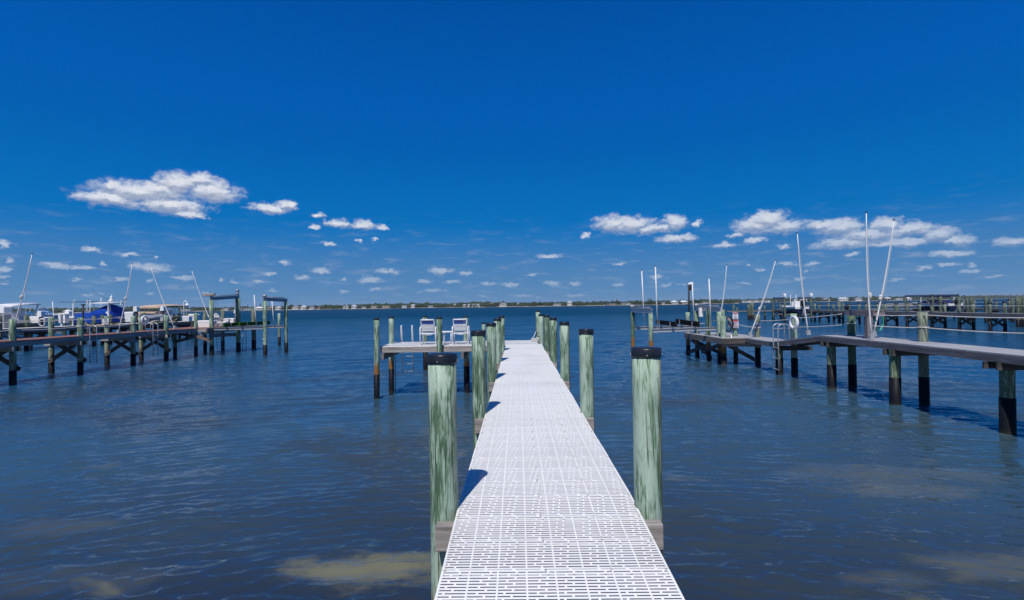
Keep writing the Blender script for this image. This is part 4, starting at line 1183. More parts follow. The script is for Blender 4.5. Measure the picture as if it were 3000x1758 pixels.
# ---- posts, motors, lamp and boxes on that pier
def motor_post(px, y0, y1, d, label):
    b = D(px, y1, d); h = D(px, y0, d).z - b.z
    t = thing('lift_motor_post', label, 'lift motor', b, 'lift motor posts on the pale dock')
    MB().box((0, 0, (h - .45) / 2), (.16, .16, h - .45)).build('post', 'timber_dark', t, b)
    m = MB(); m.loft([[Vector((sx_ * w_, sy_ * .2, z)) for sx_, sy_ in ((-1, -1), (1, -1), (1, 1), (-1, 1))] for z, w_ in ((h - .48, .17), (h - .44, .19), (h - .05, .16), (h, .12))], False, closed=True); m.build('motor_housing', 'gelcoat_white', t, b, bevel=.02)
    return t
motor_post(400, 898, 946, 47.5, 'white lift motor box on a dark post beside the covered boat bow')
motor_post(478, 897, 943, 52, 'white lift motor box on a dark post before the tan canopy')
motor_post(202, 911, 948, 44, 'white lift motor box on a post left of the covered boat')
motor_post(121, 911, 955, 41, 'white lift motor box on a post by the coiled hose')
b = D(539, 940, 56); t = thing('lamp_post', 'white gooseneck lamp post on the pale dock near the canopied boat', 'lamp post', b)
hz = D(539, 887, 56).z - b.z
MB().tube([(0, 0, 0), (0, 0, hz)] + [(.17 - .17 * math.cos(a), 0, hz + .2 * math.sin(a)) for a in (.5, 1.0, 1.5, 2.0, 2.5)] + [(.36, 0, hz - .02)], .045, 8).build('post', 'gelcoat_white', t, b)
MB().lathe([(.22, hz - .28), (.20, hz - .24), (.08, hz - .08), (.05, hz - .02)], 14, (.37, 0, 0)).build('lamp_shade', 'gelcoat_white', t, b)
dock_box(tuple(D(549, 941, 54.5)), .75, .6, .55, 'white dock box at the foot of the gooseneck lamp post')
dock_box(tuple(D(569, 940, 55.5)), .9, .6, .75, 'taller white dock box right of the gooseneck lamp post')
dock_box(tuple(D(384, 943, 47.5)), .8, .6, .95, 'white dock box below the bow of the covered boat')
dock_box(tuple(D(108, 946, 42.3)), .75, .5, .55, 'white dock box by the white hardtop boat')
dock_box(tuple(D(188, 946, 43.6)), .6, .5, .8, 'white dock box between the hardtop boat and the covered boat')
b = D(516, 934, 54.0)
m = MB(); pts = [Vector((.22 * math.cos(a), .0, .22 * math.sin(a))) for a in [2 * PI * k / 20 for k in range(20)]]
m.tube(pts, .11, 10, closed=True); tag(m.build('tyre', 'rubber_black', None, b), 'black tyre fender standing beside the canopied boat', 'tyre')
def hose_coil(loc, R_, r_, label, mat, nrm=(0.4, -1, 0), turns=5):
    n = Vector(nrm).normalized(); a = n.cross(Vector((0, 0, 1))).normalized(); m = MB()
    for k in range(turns):
        pts = [a * (R_ * .62 * (1 + .06 * rnd.uniform(-1, 1))) * math.cos(x) + Vector((0, 0, R_ * (1 + .05 * math.sin(k * 2))) ) * math.sin(x) + n * (r_ * 1.4 * (k % 3)) + a * .02 * rnd.uniform(-1, 1) for x in [2 * PI * i / 20 for i in range(20)]]
        m.tube(pts, r_, 6, closed=True)
    return tag(m.build('hose_coil', mat, None, loc), label, 'hose')
hose_coil(D(125, 945, 40.5), .30, .045, 'white hose coiled on a post of the pale dock beside the hardtop boat', 'rope_white')
ladder((sx(44.5) + .02, 44.5, SZ), PI / 2, 'white ladder hoops on the pale dock behind the second front piling', down=1.0, hoop=.55, steps=3)
b = D(214, 955, 43.0); m = MB(); m.tube([(0, 0, 0), (0, 0, 1.0), (0.05, 0, 1.9)], .05, 8); m.tube([(.05, 0, 1.85), (.1, 0, 2.15), (.25, 0, 2.25)], .04, 8); m.box((0, 0, .75), (.42, .3, .18)); m.box((0, 0, .02), (.3, .3, .04))
tag(m.build('davit_crane', 'gelcoat_white', None, b, bevel=.008), 'white davit crane on the pale dock left of the covered boat', 'crane')
b = D(181, 955, 42.5); t = thing('fish_cleaning_table', 'white flat topped cleaning table on legs on the pale dock', 'table', b)
MB().box((0, 0, .95), (.55, 1.1, .05)).build('table_top', 'gelcoat_white', t, b); MB().box((0, 0, .46), (.12, .12, .92)).build('leg', 'gelcoat_white', t, b)
b = D(318, 952, 47.2); m = MB(); m.lathe([(.12, 0), (.12, .03), (.075, .05), (.07, 2.05), (.09, 2.07)], 12); m.box((-.13, 0, 1.15), (.14, .1, .2)); tag(m.build('dock_pillar', 'gelcoat_white', None, b), 'thick white pillar on the pale dock in front of the covered boat', 'pillar')
b = D(10, 962, 40.5); t = thing('tank_cabinet', 'grey and white cabinet at the far left edge of the pale dock', 'cabinet', b); MB().box((0, 0, .55), (.7, .6, 1.1)).build('body', 'gelcoat_grey', t, b, bevel=.03); MB().box((0, 0, 1.45), (.8, .7, .5)).build('top_case', 'gelcoat_white', t, b, bevel=.04)
# black post with a gaff left of the cover
b = D(244, 950, 46); m = MB(); m.tube([(0, 0, 0), (0, 0, D(244, 893, 46).z - b.z)], .07, 8); m.box((0, 0, D(244, 893, 46).z - b.z), (.28, .16, .12)); tag(m.build('camera_post', 'rubber_black', None, b), 'black post with a flat head at the stern of the covered boat', 'post')
# green turf / white bench at the end and seats
dock_box((-21.9, 38.6, PZ), .8, .5, .55, 'white bench box behind the garden armchair on the red dock end')

# ================================================================= pier on the right
def rz_(y): return 1.87 if y < 18.9 else (1.87 - (y - 18.9) * (0.50 / 3.6) if y < 22.5 else 1.37)
RX = 11.20
rp = thing('dock', 'grey decked dock on the right that steps down to a low platform with a lift', 'dock', (11.8, 18, 0))
YS = [4, 9, 12.08, 15.3, 18.9, 20.7, 22.5, 25.2]
deck_strip(rp, [(RX - .12, y, rz_(y)) for y in YS], 1.22, 0, .04, 'deck_grey', side=1)
deck_strip(rp, [(9.95, 25.2, 1.37), (9.75, 30.2, 1.37)], 2.3, 0, .04, 'deck_grey', 'end_decking', side=1)
line_beam(rp, [(RX - .10, y, rz_(y) - .13) for y in YS], .05, .17, 'timber_dark_y', 'fascia')
line_beam(rp, [(RX + 1.08, y, rz_(y) - .13) for y in YS], .05, .17, 'timber_dark_y', 'fascia')
line_beam(rp, [(9.97, 25.22, 1.20), (9.77, 30.2, 1.20)], .05, .28, 'timber_dark_y', 'fascia')
line_beam(rp, [(9.95, 25.18, 1.22), (12.2, 25.18, 1.22)], .05, .24, 'timber_dark', 'fascia')
rb = [(11.37, 12.36, 12.08, None, .82), (11.2, 12.10, 15.4, (2707, 915), .82), (11.27, 11.72, 18.6, (2482, 921), .82), (11.17, 11.85, 22.1, (2333, 919), .7)]
for i, (xf, xb, yb, tb, wz) in enumerate(rb):
    zt = rz_(yb)
    piling(rp, xf, yb, zt - .07, .145, wz, .40, .15, 0, n=18, mat='pile_green', lean=(.012, 0))
    if tb: piling(rp, xb if i != 2 else 12.05, yb + .05, D(tb[0], tb[1], yb).z, .13, wz, .55 if i in (1, 3) else .35, 0, 0, n=18, mat='pile_old' if i == 1 else 'pile_green')
    else: piling(rp, xb, yb, zt - .07, .14, wz, .4, .1, 0, n=16)
    for e in (-1, 1):
        MB().box((0, 0, 0), (1.5, .05, .17)).build('cross_beam', 'timber_dark_grey', rp, (11.74, yb + e * .17, zt - .305), bevel=.004)
piling(rp, 11.91, 25.64, D(2219, 921, 25.6).z, .13, .85, .5, .2, 0, n=16, mat='pile_old')
piling(rp, 11.17, 26.48, D(2156, 914, 26.5).z, .11, .8, .5, .6, 0, n=16)
piling(rp, 10.32, 25.9, D(2119, 926.5, 25.9).z, .138, .42, .52, 1, 0, n=18, label='short thick piling with an orange tidal stain')
piling(rp, 10.24, 27.7, D(2070, 908, 27.6).z, .115, .5, .42, 1, 0, n=16)
piling(rp, 10.03, 30.4, D(2014, 915, 30.4).z, .12, .6, .52, 1, 0, n=16)
piling(rp, 12.0, 30.2, 2.7, .12, .6, .5, 1, 0, n=14)
# barnacle clumps at the foot of the thick piling
m = MB(); rr = random.Random(3)
for k in range(26):
    a = rr.uniform(0, 2 * PI); z = rr.uniform(-.05, .16); q = .14 + rr.uniform(0, .06) * (1 - z * 3); s_ = rr.uniform(.012, .03)
    m.lathe([(s_ * .2, -s_), (s_, 0), (s_ * .7, s_ * .8), (s_ * .1, s_)], 6, (q * math.cos(a), q * math.sin(a), z))
ob = m.build('barnacles', 'timber_dark', rp, (10.32, 25.9, .02)); ob['kind'] = 'stuff'
brace(rp, (10.4, 25.9, 1.05), (11.95, 25.55, .12), 'timber_dark', .06, .2)
brace(rp, (10.1, 29.6, .9), (10.3, 27.5, .15), 'timber_dark', .06, .2); brace(rp, (10.15, 30.2, .95), (11.9, 30.1, .1), 'timber_dark', .06, .2)
brace(rp, (10.1, 28.4, .4), (10.35, 26.2, 1.0), 'timber_dark', .06, .2); brace(rp, (10.0, 30.3, .2), (10.2, 27.8, .8), 'timber_dark', .06, .2)
brace(rp, (10.2, 25.72, 1.02), (12.0, 25.42, 1.02), 'timber_grey', .06, .22, 'cross_beam')
m = MB(); m.tube([(0, 0, .35), (0, 0, 0), (.5, -.02, 0)], .03, 8); tag(m.build('drain_pipe', 'white_pvc', None, tuple(D(2143, 1002, 25.35))), 'bent white pipe at the corner of the low platform', 'pipe')
# the handrail bench by the lantern
t = thing('rail_bench', 'mauve board rail on two posts on the right dock under the black lantern', 'railing', (12.1, 17.6, 1.87))
o_ = (12.1, 17.6, 1.87); a = D(2477, 918, 18.2); b = D(2560, 919, 16.9); b2 = D(2586, 917, 17.6)
MB().beam(a - Vector(o_), b - Vector(o_), .045, .16).build('rail', 'timber_mauve', t, o_)
MB().poly([a - Vector(o_) + Vector((0, 0, .085)), b - Vector(o_) + Vector((0, 0, .085)), b - Vector(o_) + Vector((.42, .1, .085)), a - Vector(o_) + Vector((.42, .1, .085))], (0, 0, .035)).build('rail_top', 'timber_mauve', t, o_)
MB().beam(b - Vector(o_) + Vector((.03, .0, -.02)), b - Vector(o_) + Vector((.42, .1, -.02)), .045, .15).build('rail', 'timber_mauve', t, o_)
bp_ = D(2545, 985, 16.95); MB().box((bp_.x + .03 - o_[0], 16.95 + .05 - o_[1], .36), (.17, .17, .72)).build('post', 'timber_mauve', t, o_)
b = D(2477, 911, 18.2) + Vector((.05, 0, 0)); t = thing('lantern', 'black lantern light sitting on the end of the mauve rail', 'lantern', b)
MB().lathe([(.065, 0), (.065, .015), (.03, .03), (.04, .06)], 8).build('base', 'rubber_black', t, b); MB().lathe([(.055, .06), (.075, .13), (.07, .14)], 8).build('glass', 'window_dark', t, b); MB().lathe([(.10, .14), (.085, .155), (.04, .19), (.012, .205)], 8).build('roof', 'rubber_black', t, b)
hose_coil(D(2573, 938, 17.1), .36, .014, 'green hose hanging in loops from the mauve rail on the right dock', 'hose_green', (0.5, -1, 0), 3)
# ropes of the right dock
pA = D(2222, 940, 25.5); q3 = (12.1, 15.45); q7 = D(2337, 930, 22.1); ps = D(2550, 922, 17)
def rz3(px, py, y): return D(px, py, y)
rope_thing(sag(D(3060, 931, 12.3), D(2709, 923, 15.3), .03) + sag(D(2709, 923, 15.3), D(2552, 922.5, 17), .02)[1:], .013, 'white rope at upper height between the thick old piling and the mauve rail post')
rope_thing(sag(D(3060, 978, 12.3), D(2709, 960, 15.3), .03) + sag(D(2709, 960, 15.3), D(2550, 954, 17), .02)[1:], .013, 'white rope at lower height between the thick old piling and the mauve rail post')
rope_thing(sag(D(2466, 920, 18.5), D(2345, 931, 22), .02) + sag(D(2345, 931, 22), D(2222, 940, 25.5), .05)[1:], .015, 'white rope from the lantern piling past the life ring to the far piling')
rope_thing(sag(D(2466, 952, 18.5), D(2345, 958, 22), .02) + sag(D(2345, 958, 22), D(2264, 962, 24.5), .03)[1:], .015, 'lower white rope running behind the ladder hoops of the right dock')
rope_thing(sag(D(2162, 949, 26.4), D(2215, 958, 25.6), .06), .012, 'pale rope sagging from the warning signs to the next piling')
rope_thing(sag(D(2036, 947, 29), D(2090, 938, 27.5), .10) + sag(D(2090, 938, 27.5), D(2105, 939, 26.8), .02)[1:], .022, 'thick white rope draped across the low platform by the lift')
rope_thing(sag(D(2019, 938, 30.2), D(2036, 947, 29.2), .06), .022, 'short thick white rope looped at the platform corner piling')
for (px, py, y, r, lab, mt) in ((2707, 960, 15.45, .14, 'white rope loop round the thick old piling', 'rope_white'), (2483, 949, 18.65, .14, 'white rope loop round the piling under the lantern', 'rope_white'), (2221, 953, 25.64, .14, 'blue and white rope wound round the far piling beside the leaning whip', 'rope_blue'),
                            (2221, 962, 25.64, .14, 'white rope wound below the blue rope on the far piling', 'rope_white')):
    q = {2707: (12.10, 15.45), 2483: (12.05, 18.65), 2221: (11.91, 25.64)}[px]
    tag(rope_ring(None, q[0], q[1], D(px, py, y).z, r, 3 if px == 2221 else 1, mt), lab, 'rope')
ladder((RX - .12, 22.0, rz_(22.0)), -PI / 2, 'boarding ladder with round silver hoops on the right dock beside the life ring', down=1.25, hoop=.72, steps=3, wd=.42, deep=.48)
life_ring(tuple(D(2323, 945, 21.85) + Vector((0, -.08, 0))), (-1, -.1, 0), 'white life ring hung on a piling of the right dock by the ladder hoops')
w6 = [((2198, 984, 24.9), (2272, 764), 'white mooring whip leaning right near the warning signs on the right dock', .36), ((2368, 981, 20.3), (2336, 684), 'tall white mooring whip leaning left behind the life ring', 0),
      ((2553, 992, 16.6), (2538, 624), 'tallest white mooring whip, nearly upright by the mauve rail', .34), ((2559, 985, 16.9), (2619, 646), 'white mooring whip leaning right from the mauve rail post', .33), ((2101, 984, 28.0), (2129, 778), 'thin white mooring whip rising behind the right lift beam', 0)]
for (b, tp_, lab, kn) in w6: whip(D(*b), D(tp_[0], tp_[1], b[2]), lab, kn)
sign(tuple(D(2154.5, 925, 26.3)), (-.25, -1, 0), .26, .34, 'white warning sign with a red header, upper of the two on one post', 'sign_white', 'sign_red', 4)
sign(tuple(D(2154.5, 949, 26.3)), (-.25, -1, 0), .30, .42, 'pinkish warning sign with red lettering, lower of the two on one post', 'sign_pink', 'sign_red', 5)
sign(tuple(D(2100, 930, 27.2)), (-.25, -1, 0), .14, .32, 'small blue and white notice behind the right lift piling', 'sign_white', 'sign_sky', 4, ink='sign_sky')
hose_coil(D(2133, 949, 26.0), .36, .03, 'black cable coil hanging beside the thick stained piling', 'rubber_black', (-.2, -1, 0), 6)
m = MB(); m.box((0, 0, 0), (.18, .12, .5)); m.tube([(0.05, 0, -.2), (.15, -.02, -.75), (.45, -.05, -.95), (.55, -.05, -.9)], .02, 6); tag(m.build('power_pedestal', 'gelcoat_grey', None, D(2137, 944, 26.2), bevel=.01), 'grey power pedestal behind the black cable coil', 'electrical box')
b = D(2019, 916, 30.5); t = thing('lamp_post', 'dark lamp post with a white head rising by the right boat lift', 'lamp post', b); hz = D(2017, 834, 30.5).z - b.z
MB().tube([(0, 0, -1.2), (0, 0, hz)], .055, 8).build('post', 'rubber_black', t, b)
m = MB(); m.tube([(-.05, 0, hz), (.12, 0, hz + .06), (.3, 0, hz + .02)], [.07, .09, .06], 8); m.build('lamp_head', 'gelcoat_white', t, b); MB().box((.09, 0, hz - .2), (.12, .14, .3)).build('control_box', 'rubber_black', t, b)
m = MB(); m.loft([[Vector((x, y, z)) for x, y in ((-.13, -.1), (.13, -.1), (.13, .1), (-.13, .1))] for z in (0, .5)], False, closed=True); tag(m.build('fish_chute', 'gelcoat_white', None, tuple(D(2054, 928, 28.6)), bevel=.01), 'white plastic case hanging behind the right lift beam', 'case')
# lift on the right
i1, h1, q1, f1 = D(1906, 918, 26.72), D(1853, 914, 29.3), D(2110, 913, 26.72), D(2043, 911, 29.34)
boat_lift((8.5, 28, 0), 'empty aluminium boat lift with black bunks left of the right dock', [(i1.x, 26.72, i1.z, .12, .5, 1), (h1.x, 29.3, h1.z, .11, .33, 1), (10.46, 26.72, q1.z, .13, .5, 1), (10.19, 29.34, f1.z, .12, .42, 1)],
          [((h1.x, 29.2, h1.z + .1), (i1.x, 26.8, i1.z + .12)), ((10.19, 29.2, f1.z + .12), (10.46, 26.8, q1.z + .12))],
          [((i1.x + .1, 26.9, 1.68), (10.35, 26.9, 1.76)), ((h1.x + .1, 29.1, 1.72), (10.1, 29.1, 1.76))],
          [((8.05, 26.2, 2.04), (8.05, 29.9, 2.04), .24), ((9.2, 26.2, 2.02), (9.2, 29.9, 2.06), .27)],
          [(tuple(D(1888, 957, 29.1)), tuple(D(1880, 793, 29.1)), True), (tuple(D(1926.5, 963, 26.9)), tuple(D(1920, 781, 26.9)), True), (tuple(D(2033, 940, 29.1)), tuple(D(2028, 826, 29.1)), False), (tuple(D(2083, 955, 26.9)), tuple(D(2077, 817, 26.9)), False)], wrap=.45)

# ================================================================= far piers on the right
def far_pier(label, xf, xb, ys, z, top, arm=None, x_slope=0.0):
    t = thing('dock', label, 'dock', (xf, ys[0], 0), 'far docks on the right')
    deck_strip(t, [(xf - .15, ys[0] - 4, z), (xf - .15 + x_slope, ys[-1] + .6, z)], xb - xf + .3, z, .05, 'deck_far', side=1)
    line_beam(t, [(xf - .16, ys[0] - 4, z - .2), (xf - .16, ys[-1] + .6, z - .2)], .05, .26, 'timber_dark_y', 'fascia')
    k = 0
    for yb in ys:
        for xx, tt in ((xf, top), (xb, top + .05)):
            piling(t, xx + rnd.uniform(-.05, .05), yb, tt + rnd.uniform(-.12, .12), .14, .75, .47 + rnd.uniform(-.05, .06), .5, 0, mat='pile_far', n=10, cap='cone' if rnd.random() < .6 else None)
        brace(t, (xf, yb - .16, .5), (xb, yb - .16, 1.35)); brace(t, (xf, yb + .16, 1.35), (xb, yb + .16, .5))
        MB().box((0, 0, 0), (xb - xf + .6, .06, .22)).build('cross_beam', 'timber_dark', t, ((xf + xb) / 2, yb - .2, z - .4))
    for xx in (xf, xb):
        m = MB(); zz = top - .18; pts = []
        for a, b in zip(ys[:-1], ys[1:]): pts += [p for p in sag((xx - xf - .15, a - ys[0], zz), (xx - xf - .15, b - ys[0], zz), .06, 5)[:-1]]
        m.tube(pts + [Vector((xx - xf - .15, ys[-1] - ys[0], zz))], .016, 5); m.build('rope_rail', 'rope_white', t, (xf, ys[0], 0))
    return t


fp1 = far_pier('long weathered dock across the water on the right with cross braced bents', 44.4, 45.8, [41.8 + 3.42 * k for k in range(15)], 1.72, 2.62)
ye = 41.8 + 3.42 * 14
deck_strip(fp1, [(36.3, ye - .5, 1.55), (36.3, ye + .9, 1.55)], 8.2, 0, .18, 'deck_far', 'end_decking', side=1)
for px, ty, b in ((2149, 893, 90), (2159, 901, 90), (2240, 895, 89.5)):
    q = D(px, ty, b); piling(fp1, q.x, b, q.z, .16, .7, .46, .5, 0, mat='pile_far', n=10)
cl = [(2193, 893, 89), (2199, 886, 89.3), (2204, 887, 89), (2200, 889, 90.2)]
for k, (px, ty, b) in enumerate(cl):
    q = D(px, ty, b); piling(None, q.x, b, q.z, .2, .8, .42 + .04 * k, .5, 0, mat='pile_far', n=10, name='mooring_pile', label='pile in the tight cluster at the seaward end of the far right dock', cat='mooring pile', group='pile cluster at the far dock end', lean=(.02 * (k - 1), 0))
far_pier('most distant dock on the right beyond the navy covered boat', 67.8, 69.4, [57 + 3.6 * k for k in range(9)], 1.65, 2.75)
fm = [(2810, 871, 70, .42), (2835, 872, 69, .38), (2842, 871, 69.4, .36), (2888, 869, 66, .4), (2903, 876, 74, .36), (2966, 874, 66, .42), (2981, 868, 55, .42), (2991, 870, 55.4, .5), (2999, 870, 54.6, .4), (2545, 886, 70, .5), (2458, 885, 74, .5)]
lab = ['tall mooring pile right of the navy covered boat', 'left pile of the leaning pair beyond the far docks', 'right pile of the leaning pair beyond the far docks', 'tall single mooring pile between the leaning pair and the frame edge', 'slim pale mooring pile beyond the far docks', 'slim mooring pile near the right frame edge', 'left pile of the trio at the right frame edge', 'middle pale pile of the trio at the right frame edge', 'right pile of the trio at the right frame edge', 'mooring pile seen behind the mauve rail', 'mooring pile seen left of the black lantern']
for (px, ty, b, pale), lb_ in zip(fm, lab):
    q = D(px, ty, b); piling(None, q.x, b, q.z, .19, .8, pale, .4, 0, mat='pile_far', n=10, name='mooring_pile', label=lb_, cat='mooring pile', group='mooring piles around the far docks', lean=(-.04 if 'leaning' in lb_ and 'left' in lb_ else (.05 if 'leaning' in lb_ and 'right pile' in lb_ else 0), 0))
# white and navy centre console on its lift
bl = Vector((41.6, 78.0, 0))
bF = thing('centre_console_boat', 'white and navy centre console boat with black outboard on the far right lift', 'boat', bl, 'boats on the right docks')
M = hull_parts(bF, bl, R(-4), 6.0, 2.2, 1.25, 2.25, ('gelcoat_navy', 'gelcoat_white', 'gelcoat_white'))
MB().box((0, 0, 0), (.8, .8, .8)).build('console', 'gelcoat_white', bF, bl + TT(M, 0, -.4, 2.55), bevel=.08); MB().box((0, 0, 0), (.8, .5, .95)).build('seat', 'gelcoat_white', bF, bl + TT(M, 0, -1.4, 2.6), bevel=.12)
outboard(bF, bl, M, (0, -3.3, 2.15), 1.35, 'rubber_black')
simple_lift(39.6, 43.5, 76.4, 79.8, 1.12, 3.45, 'tall framed boat lift holding the white and navy boat', [gp(2293, 862, 922, 77), gp(2316, 862, 922, 78), gp(2332, 862, 905, 79)])
for px, py, y, lb_ in ((2299, 871, 76.4, 'left white motor box atop the far framed lift'), (2369, 872, 76.4, 'right white motor box atop the far framed lift')):
    m = MB(); m.loft([[Vector((a * .2 * s_, b * .2 * s_, z)) for a, b in ((-1, -1), (1, -1), (1, 1), (-1, 1))] for z, s_ in ((-.25, .9), (.15, 1), (.28, .7))], False, closed=True)
    tag(m.build('lift_motor', 'gelcoat_white', None, (39.6 if px < 2330 else 43.5, y, 3.95), bevel=.02), lb_, 'lift motor')
# boat under the navy cover with bimini
bl = Vector((61.6, 76.4, 0))
bG = thing('motorboat', 'white boat with a navy cover and raised bimini frame on the far right', 'boat', bl, 'boats on the right docks')
M = hull_parts(bG, bl, R(3), 7.0, 2.4, 1.45, 2.45, ('gelcoat_navy', 'gelcoat_white', 'gelcoat_white'))
rings = []
for (yy, zt, wv) in [(-3.3, 2.5, 1.0), (-2.4, 2.72, 1.1), (-1.2, 2.95, 1.12), (-.3, 3.02, 1.1), (.8, 2.92, 1.05), (1.8, 2.7, .8), (2.6, 2.55, .5)]:
    rings.append([Vector((wv * math.sin(a * PI / 2), yy, zt - (zt - 2.40) * abs(a) ** 2)) for a in [k / 5 - 1 for k in range(11)]])
MB().loft(rings, True).build('cover', 'canvas_navy', bG, bl)
MB().loft([[Vector((x * 1.1, yy, z + .12 * (1 - x * x))) for x in (-1, -.5, 0, .5, 1)] + [Vector((x * 1.1, yy, z + .06)) for x in (1, 0, -1)] for yy, z in ((-1.7, 3.35), (-1.0, 3.55), (.2, 3.6), (.9, 3.42))], True, closed=True).build('bimini', 'canvas_navy', bG, bl)
m = MB()
for x in (-1.08, 1.08):
    for yy, e in ((-1.7, -.3), (-.9, .1), (.9, -.2)): m.tube([(x, e - .4, 2.4), (x, yy, 3.4)], .025, 6)
m.build('bimini_frame', 'aluminium', bG, bl)
m = MB(); m.tube([(0, -3.2, 2.6), (.0, -3.5, 3.3)], .05, 6); m.build('ski_pole', 'white_pole', bG, bl); outboard(bG, bl, M, (0, -3.7, 2.2), 1.0, 'rubber_black')
simple_lift(59.8, 63.4, 74.4, 79.6, 1.32, 3.5, 'tall framed boat lift holding the navy covered boat', [gp(2698, 872, 908, 76), gp(2734, 870, 908, 75)])
q = D(2754, 866, 72.5); piling(None, q.x, 72.5, q.z, .22, .8, .42, .3, 0, mat='pile_far', n=10, name='mooring_pile', label='stout dark capped mooring pile in front of the navy covered boat', cat='mooring pile', group='mooring piles around the far docks', cap='cone')
b = D(2625, 908, 78); b.z = .0
t = thing('dock', 'short grey float dock with a slatted bench between the two far right docks', 'dock', (D(2610, 908, 82).x, 82, 0), 'far docks on the right')
x0, x1 = D(2530, 905, 82).x, D(2690, 905, 82).x
deck_strip(t, [(x0, 81.2, 1.72), (x0, 82.4, 1.72)], x1 - x0, 0, .2, 'deck_far', side=1)
for k in range(5): piling(t, x0 + .4 + (x1 - x0 - .8) * k / 4, 81.1, 2.6, .15, .7, .45, .4, 0, mat='pile_far', n=10, cap='cone')
m = MB()
for k in range(5): m.box((0, 0, .25 + k * .11), (4.4, .06, .085))
m.build('bench_back', 'timber_grey', t, (D(2632, 895, 82).x, 81.6, 1.78))

# ================================================================= far shore
SH = [(-900, 760), (-300, 790), (0, 800), (300, 830), (800, 840), (1150, 850), (1300, 850), (1500, 810), (1700, 757), (1800, 700), (1900, 690), (2000, 740), (2090, 800), (2160, 820)]
SH2 = [(2050, 1350), (2300, 1300), (2500, 1150), (2700, 1250), (2850, 1700), (3000, 2300), (3500, 2600)]
def interp(tab, px):
    for (a, ya), (b, yb) in zip(tab[:-1], tab[1:]):
        if a <= px <= b: return ya + (yb - ya) * (px - a) / (b - a)
    return tab[0][1] if px < tab[0][0] else tab[-1][1]
def shore_pt(tab, px, back=0.0):
    y = interp(tab, px) + back; return Vector(((px - 1518) / F * y, y, 0))
for tab, nm in ((SH, 'far_shore'), (SH2, 'far_shore')):
    m = MB(); rings = []; a, b = tab[0][0], tab[-1][0]; n = 160
    for i in range(n + 1):
        px = a + (b - a) * i / n
        w_ = 3 * mn.noise(Vector((px * .02, 1, 0)))
        rings.append([shore_pt(tab, px, k + w_ if k < 20 else k) + Vector((0, 0, z + (.25 * mn.noise(Vector((px * .03, 5, 0))) if z > 0 else 0))) for k, z in ((-2, -.4), (2, .5), (14, 1.0), (60, 1.6), (220, 2.0), (222, -1))])
    m.loft(rings, True, False, False)
    tag(m.build(nm, 'land', None, (0, 0, 0)), kind='structure')
ICO = None
import bmesh
bm = bmesh.new(); bmesh.ops.create_icosphere(bm, subdivisions=1, radius=1); ICO = ([v.co.copy() for v in bm.verts], [tuple(v.index for v in f.verts) for f in bm.faces]); bm.free()
def crown(m, c, rx, rz_, seed):
    vs = []
    for v in ICO[0]:
        k = 1 + .55 * mn.noise(v * 1.7 + Vector((seed * 3.1, seed, 0)))
        vs.append(Vector((c[0] + v.x * rx * k, c[1] + v.y * rx * k, c[2] + v.z * rz_ * k)))
    m._add(vs, ICO[1])
TH = [(-900, 9), (0, 8.0), (300, 8.5), (470, 7.5), (640, 5.6), (800, 6.2), (850, 7.0), (1000, 6.6), (1120, 8.2), (1250, 8.2), (1320, 6.8), (1380, 8.6), (1470, 7.5), (1500, 6.6), (1580, 6.0), (1700, 5.8), (1800, 5.6), (1900, 5.4), (2000, 5.4), (2060, 6.8), (2100, 6.6), (2160, 5.0)]
for tab, th, step, nm, lb_ in ((SH, TH, 1.7, 'treeline', 'a'), (SH2, [(2050, 8.5), (2300, 9.5), (2700, 10), (2800, 11), (3000, 12), (3500, 12)], 2.0, 'treeline', 'b')):
    m = MB(); px = tab[0][0] + 3.0; r2 = random.Random(11)
    while px < tab[-1][0] - 3:
        h = interp(th, px)
        for back, s_ in ((14, .55), (40, .85), (75, 1.0)):
            if back == 14 and mn.noise(Vector((px * .035, 9, 2))) < -.02: continue
            if r2.random() < .22: continue
            g = shore_pt(tab, px + r2.uniform(-1, 1), back + r2.uniform(-8, 8))
            hh = h * s_ * r2.uniform(.72, 1.12) * (1 + .25 * mn.noise(Vector((px * .05, back, 0))))
            rx = hh * r2.uniform(.38, .62); rz2 = hh * r2.uniform(.34, .5)
            crown(m, (g.x, g.y, 1.0 + max(hh - rz2, rz2 * .8)), rx, rz2, px * .37 + back)
            crown(m, (g.x + r2.uniform(-2, 2), g.y - 2, 1.0 + hh * .3), rx * .8, hh * .33, px * .21 + back)
        px += step * r2.uniform(.7, 1.4)
    tag(m.build(nm, 'foliage', None, (0, 0, 0)), 'low dark green trees along the %s far shore' % ('near left part of the' if lb_ == 'a' else 'more distant right part of the'), 'trees', kind='stuff')
def pine(px, h, back, label):
    tab = SH if px < 2150 else SH2; g = shore_pt(tab, px, back)
    t = thing('pine_tree', label, 'tree', g, 'tall pines above the far shore')
    MB().tube([(0, 0, 0), (0, 0, h)], [.25, .05], 6).build('trunk', 'bark', t, g)
    m = MB(); r2 = random.Random(int(px))
    for k in range(7):
        z = h * (.35 + .62 * k / 6); crown(m, (r2.uniform(-.3, .3), r2.uniform(-.3, .3), z), h * .16 * (1.15 - k / 7) + .2, h * .05, px + k)
    m.build('crown', 'foliage', t, g)
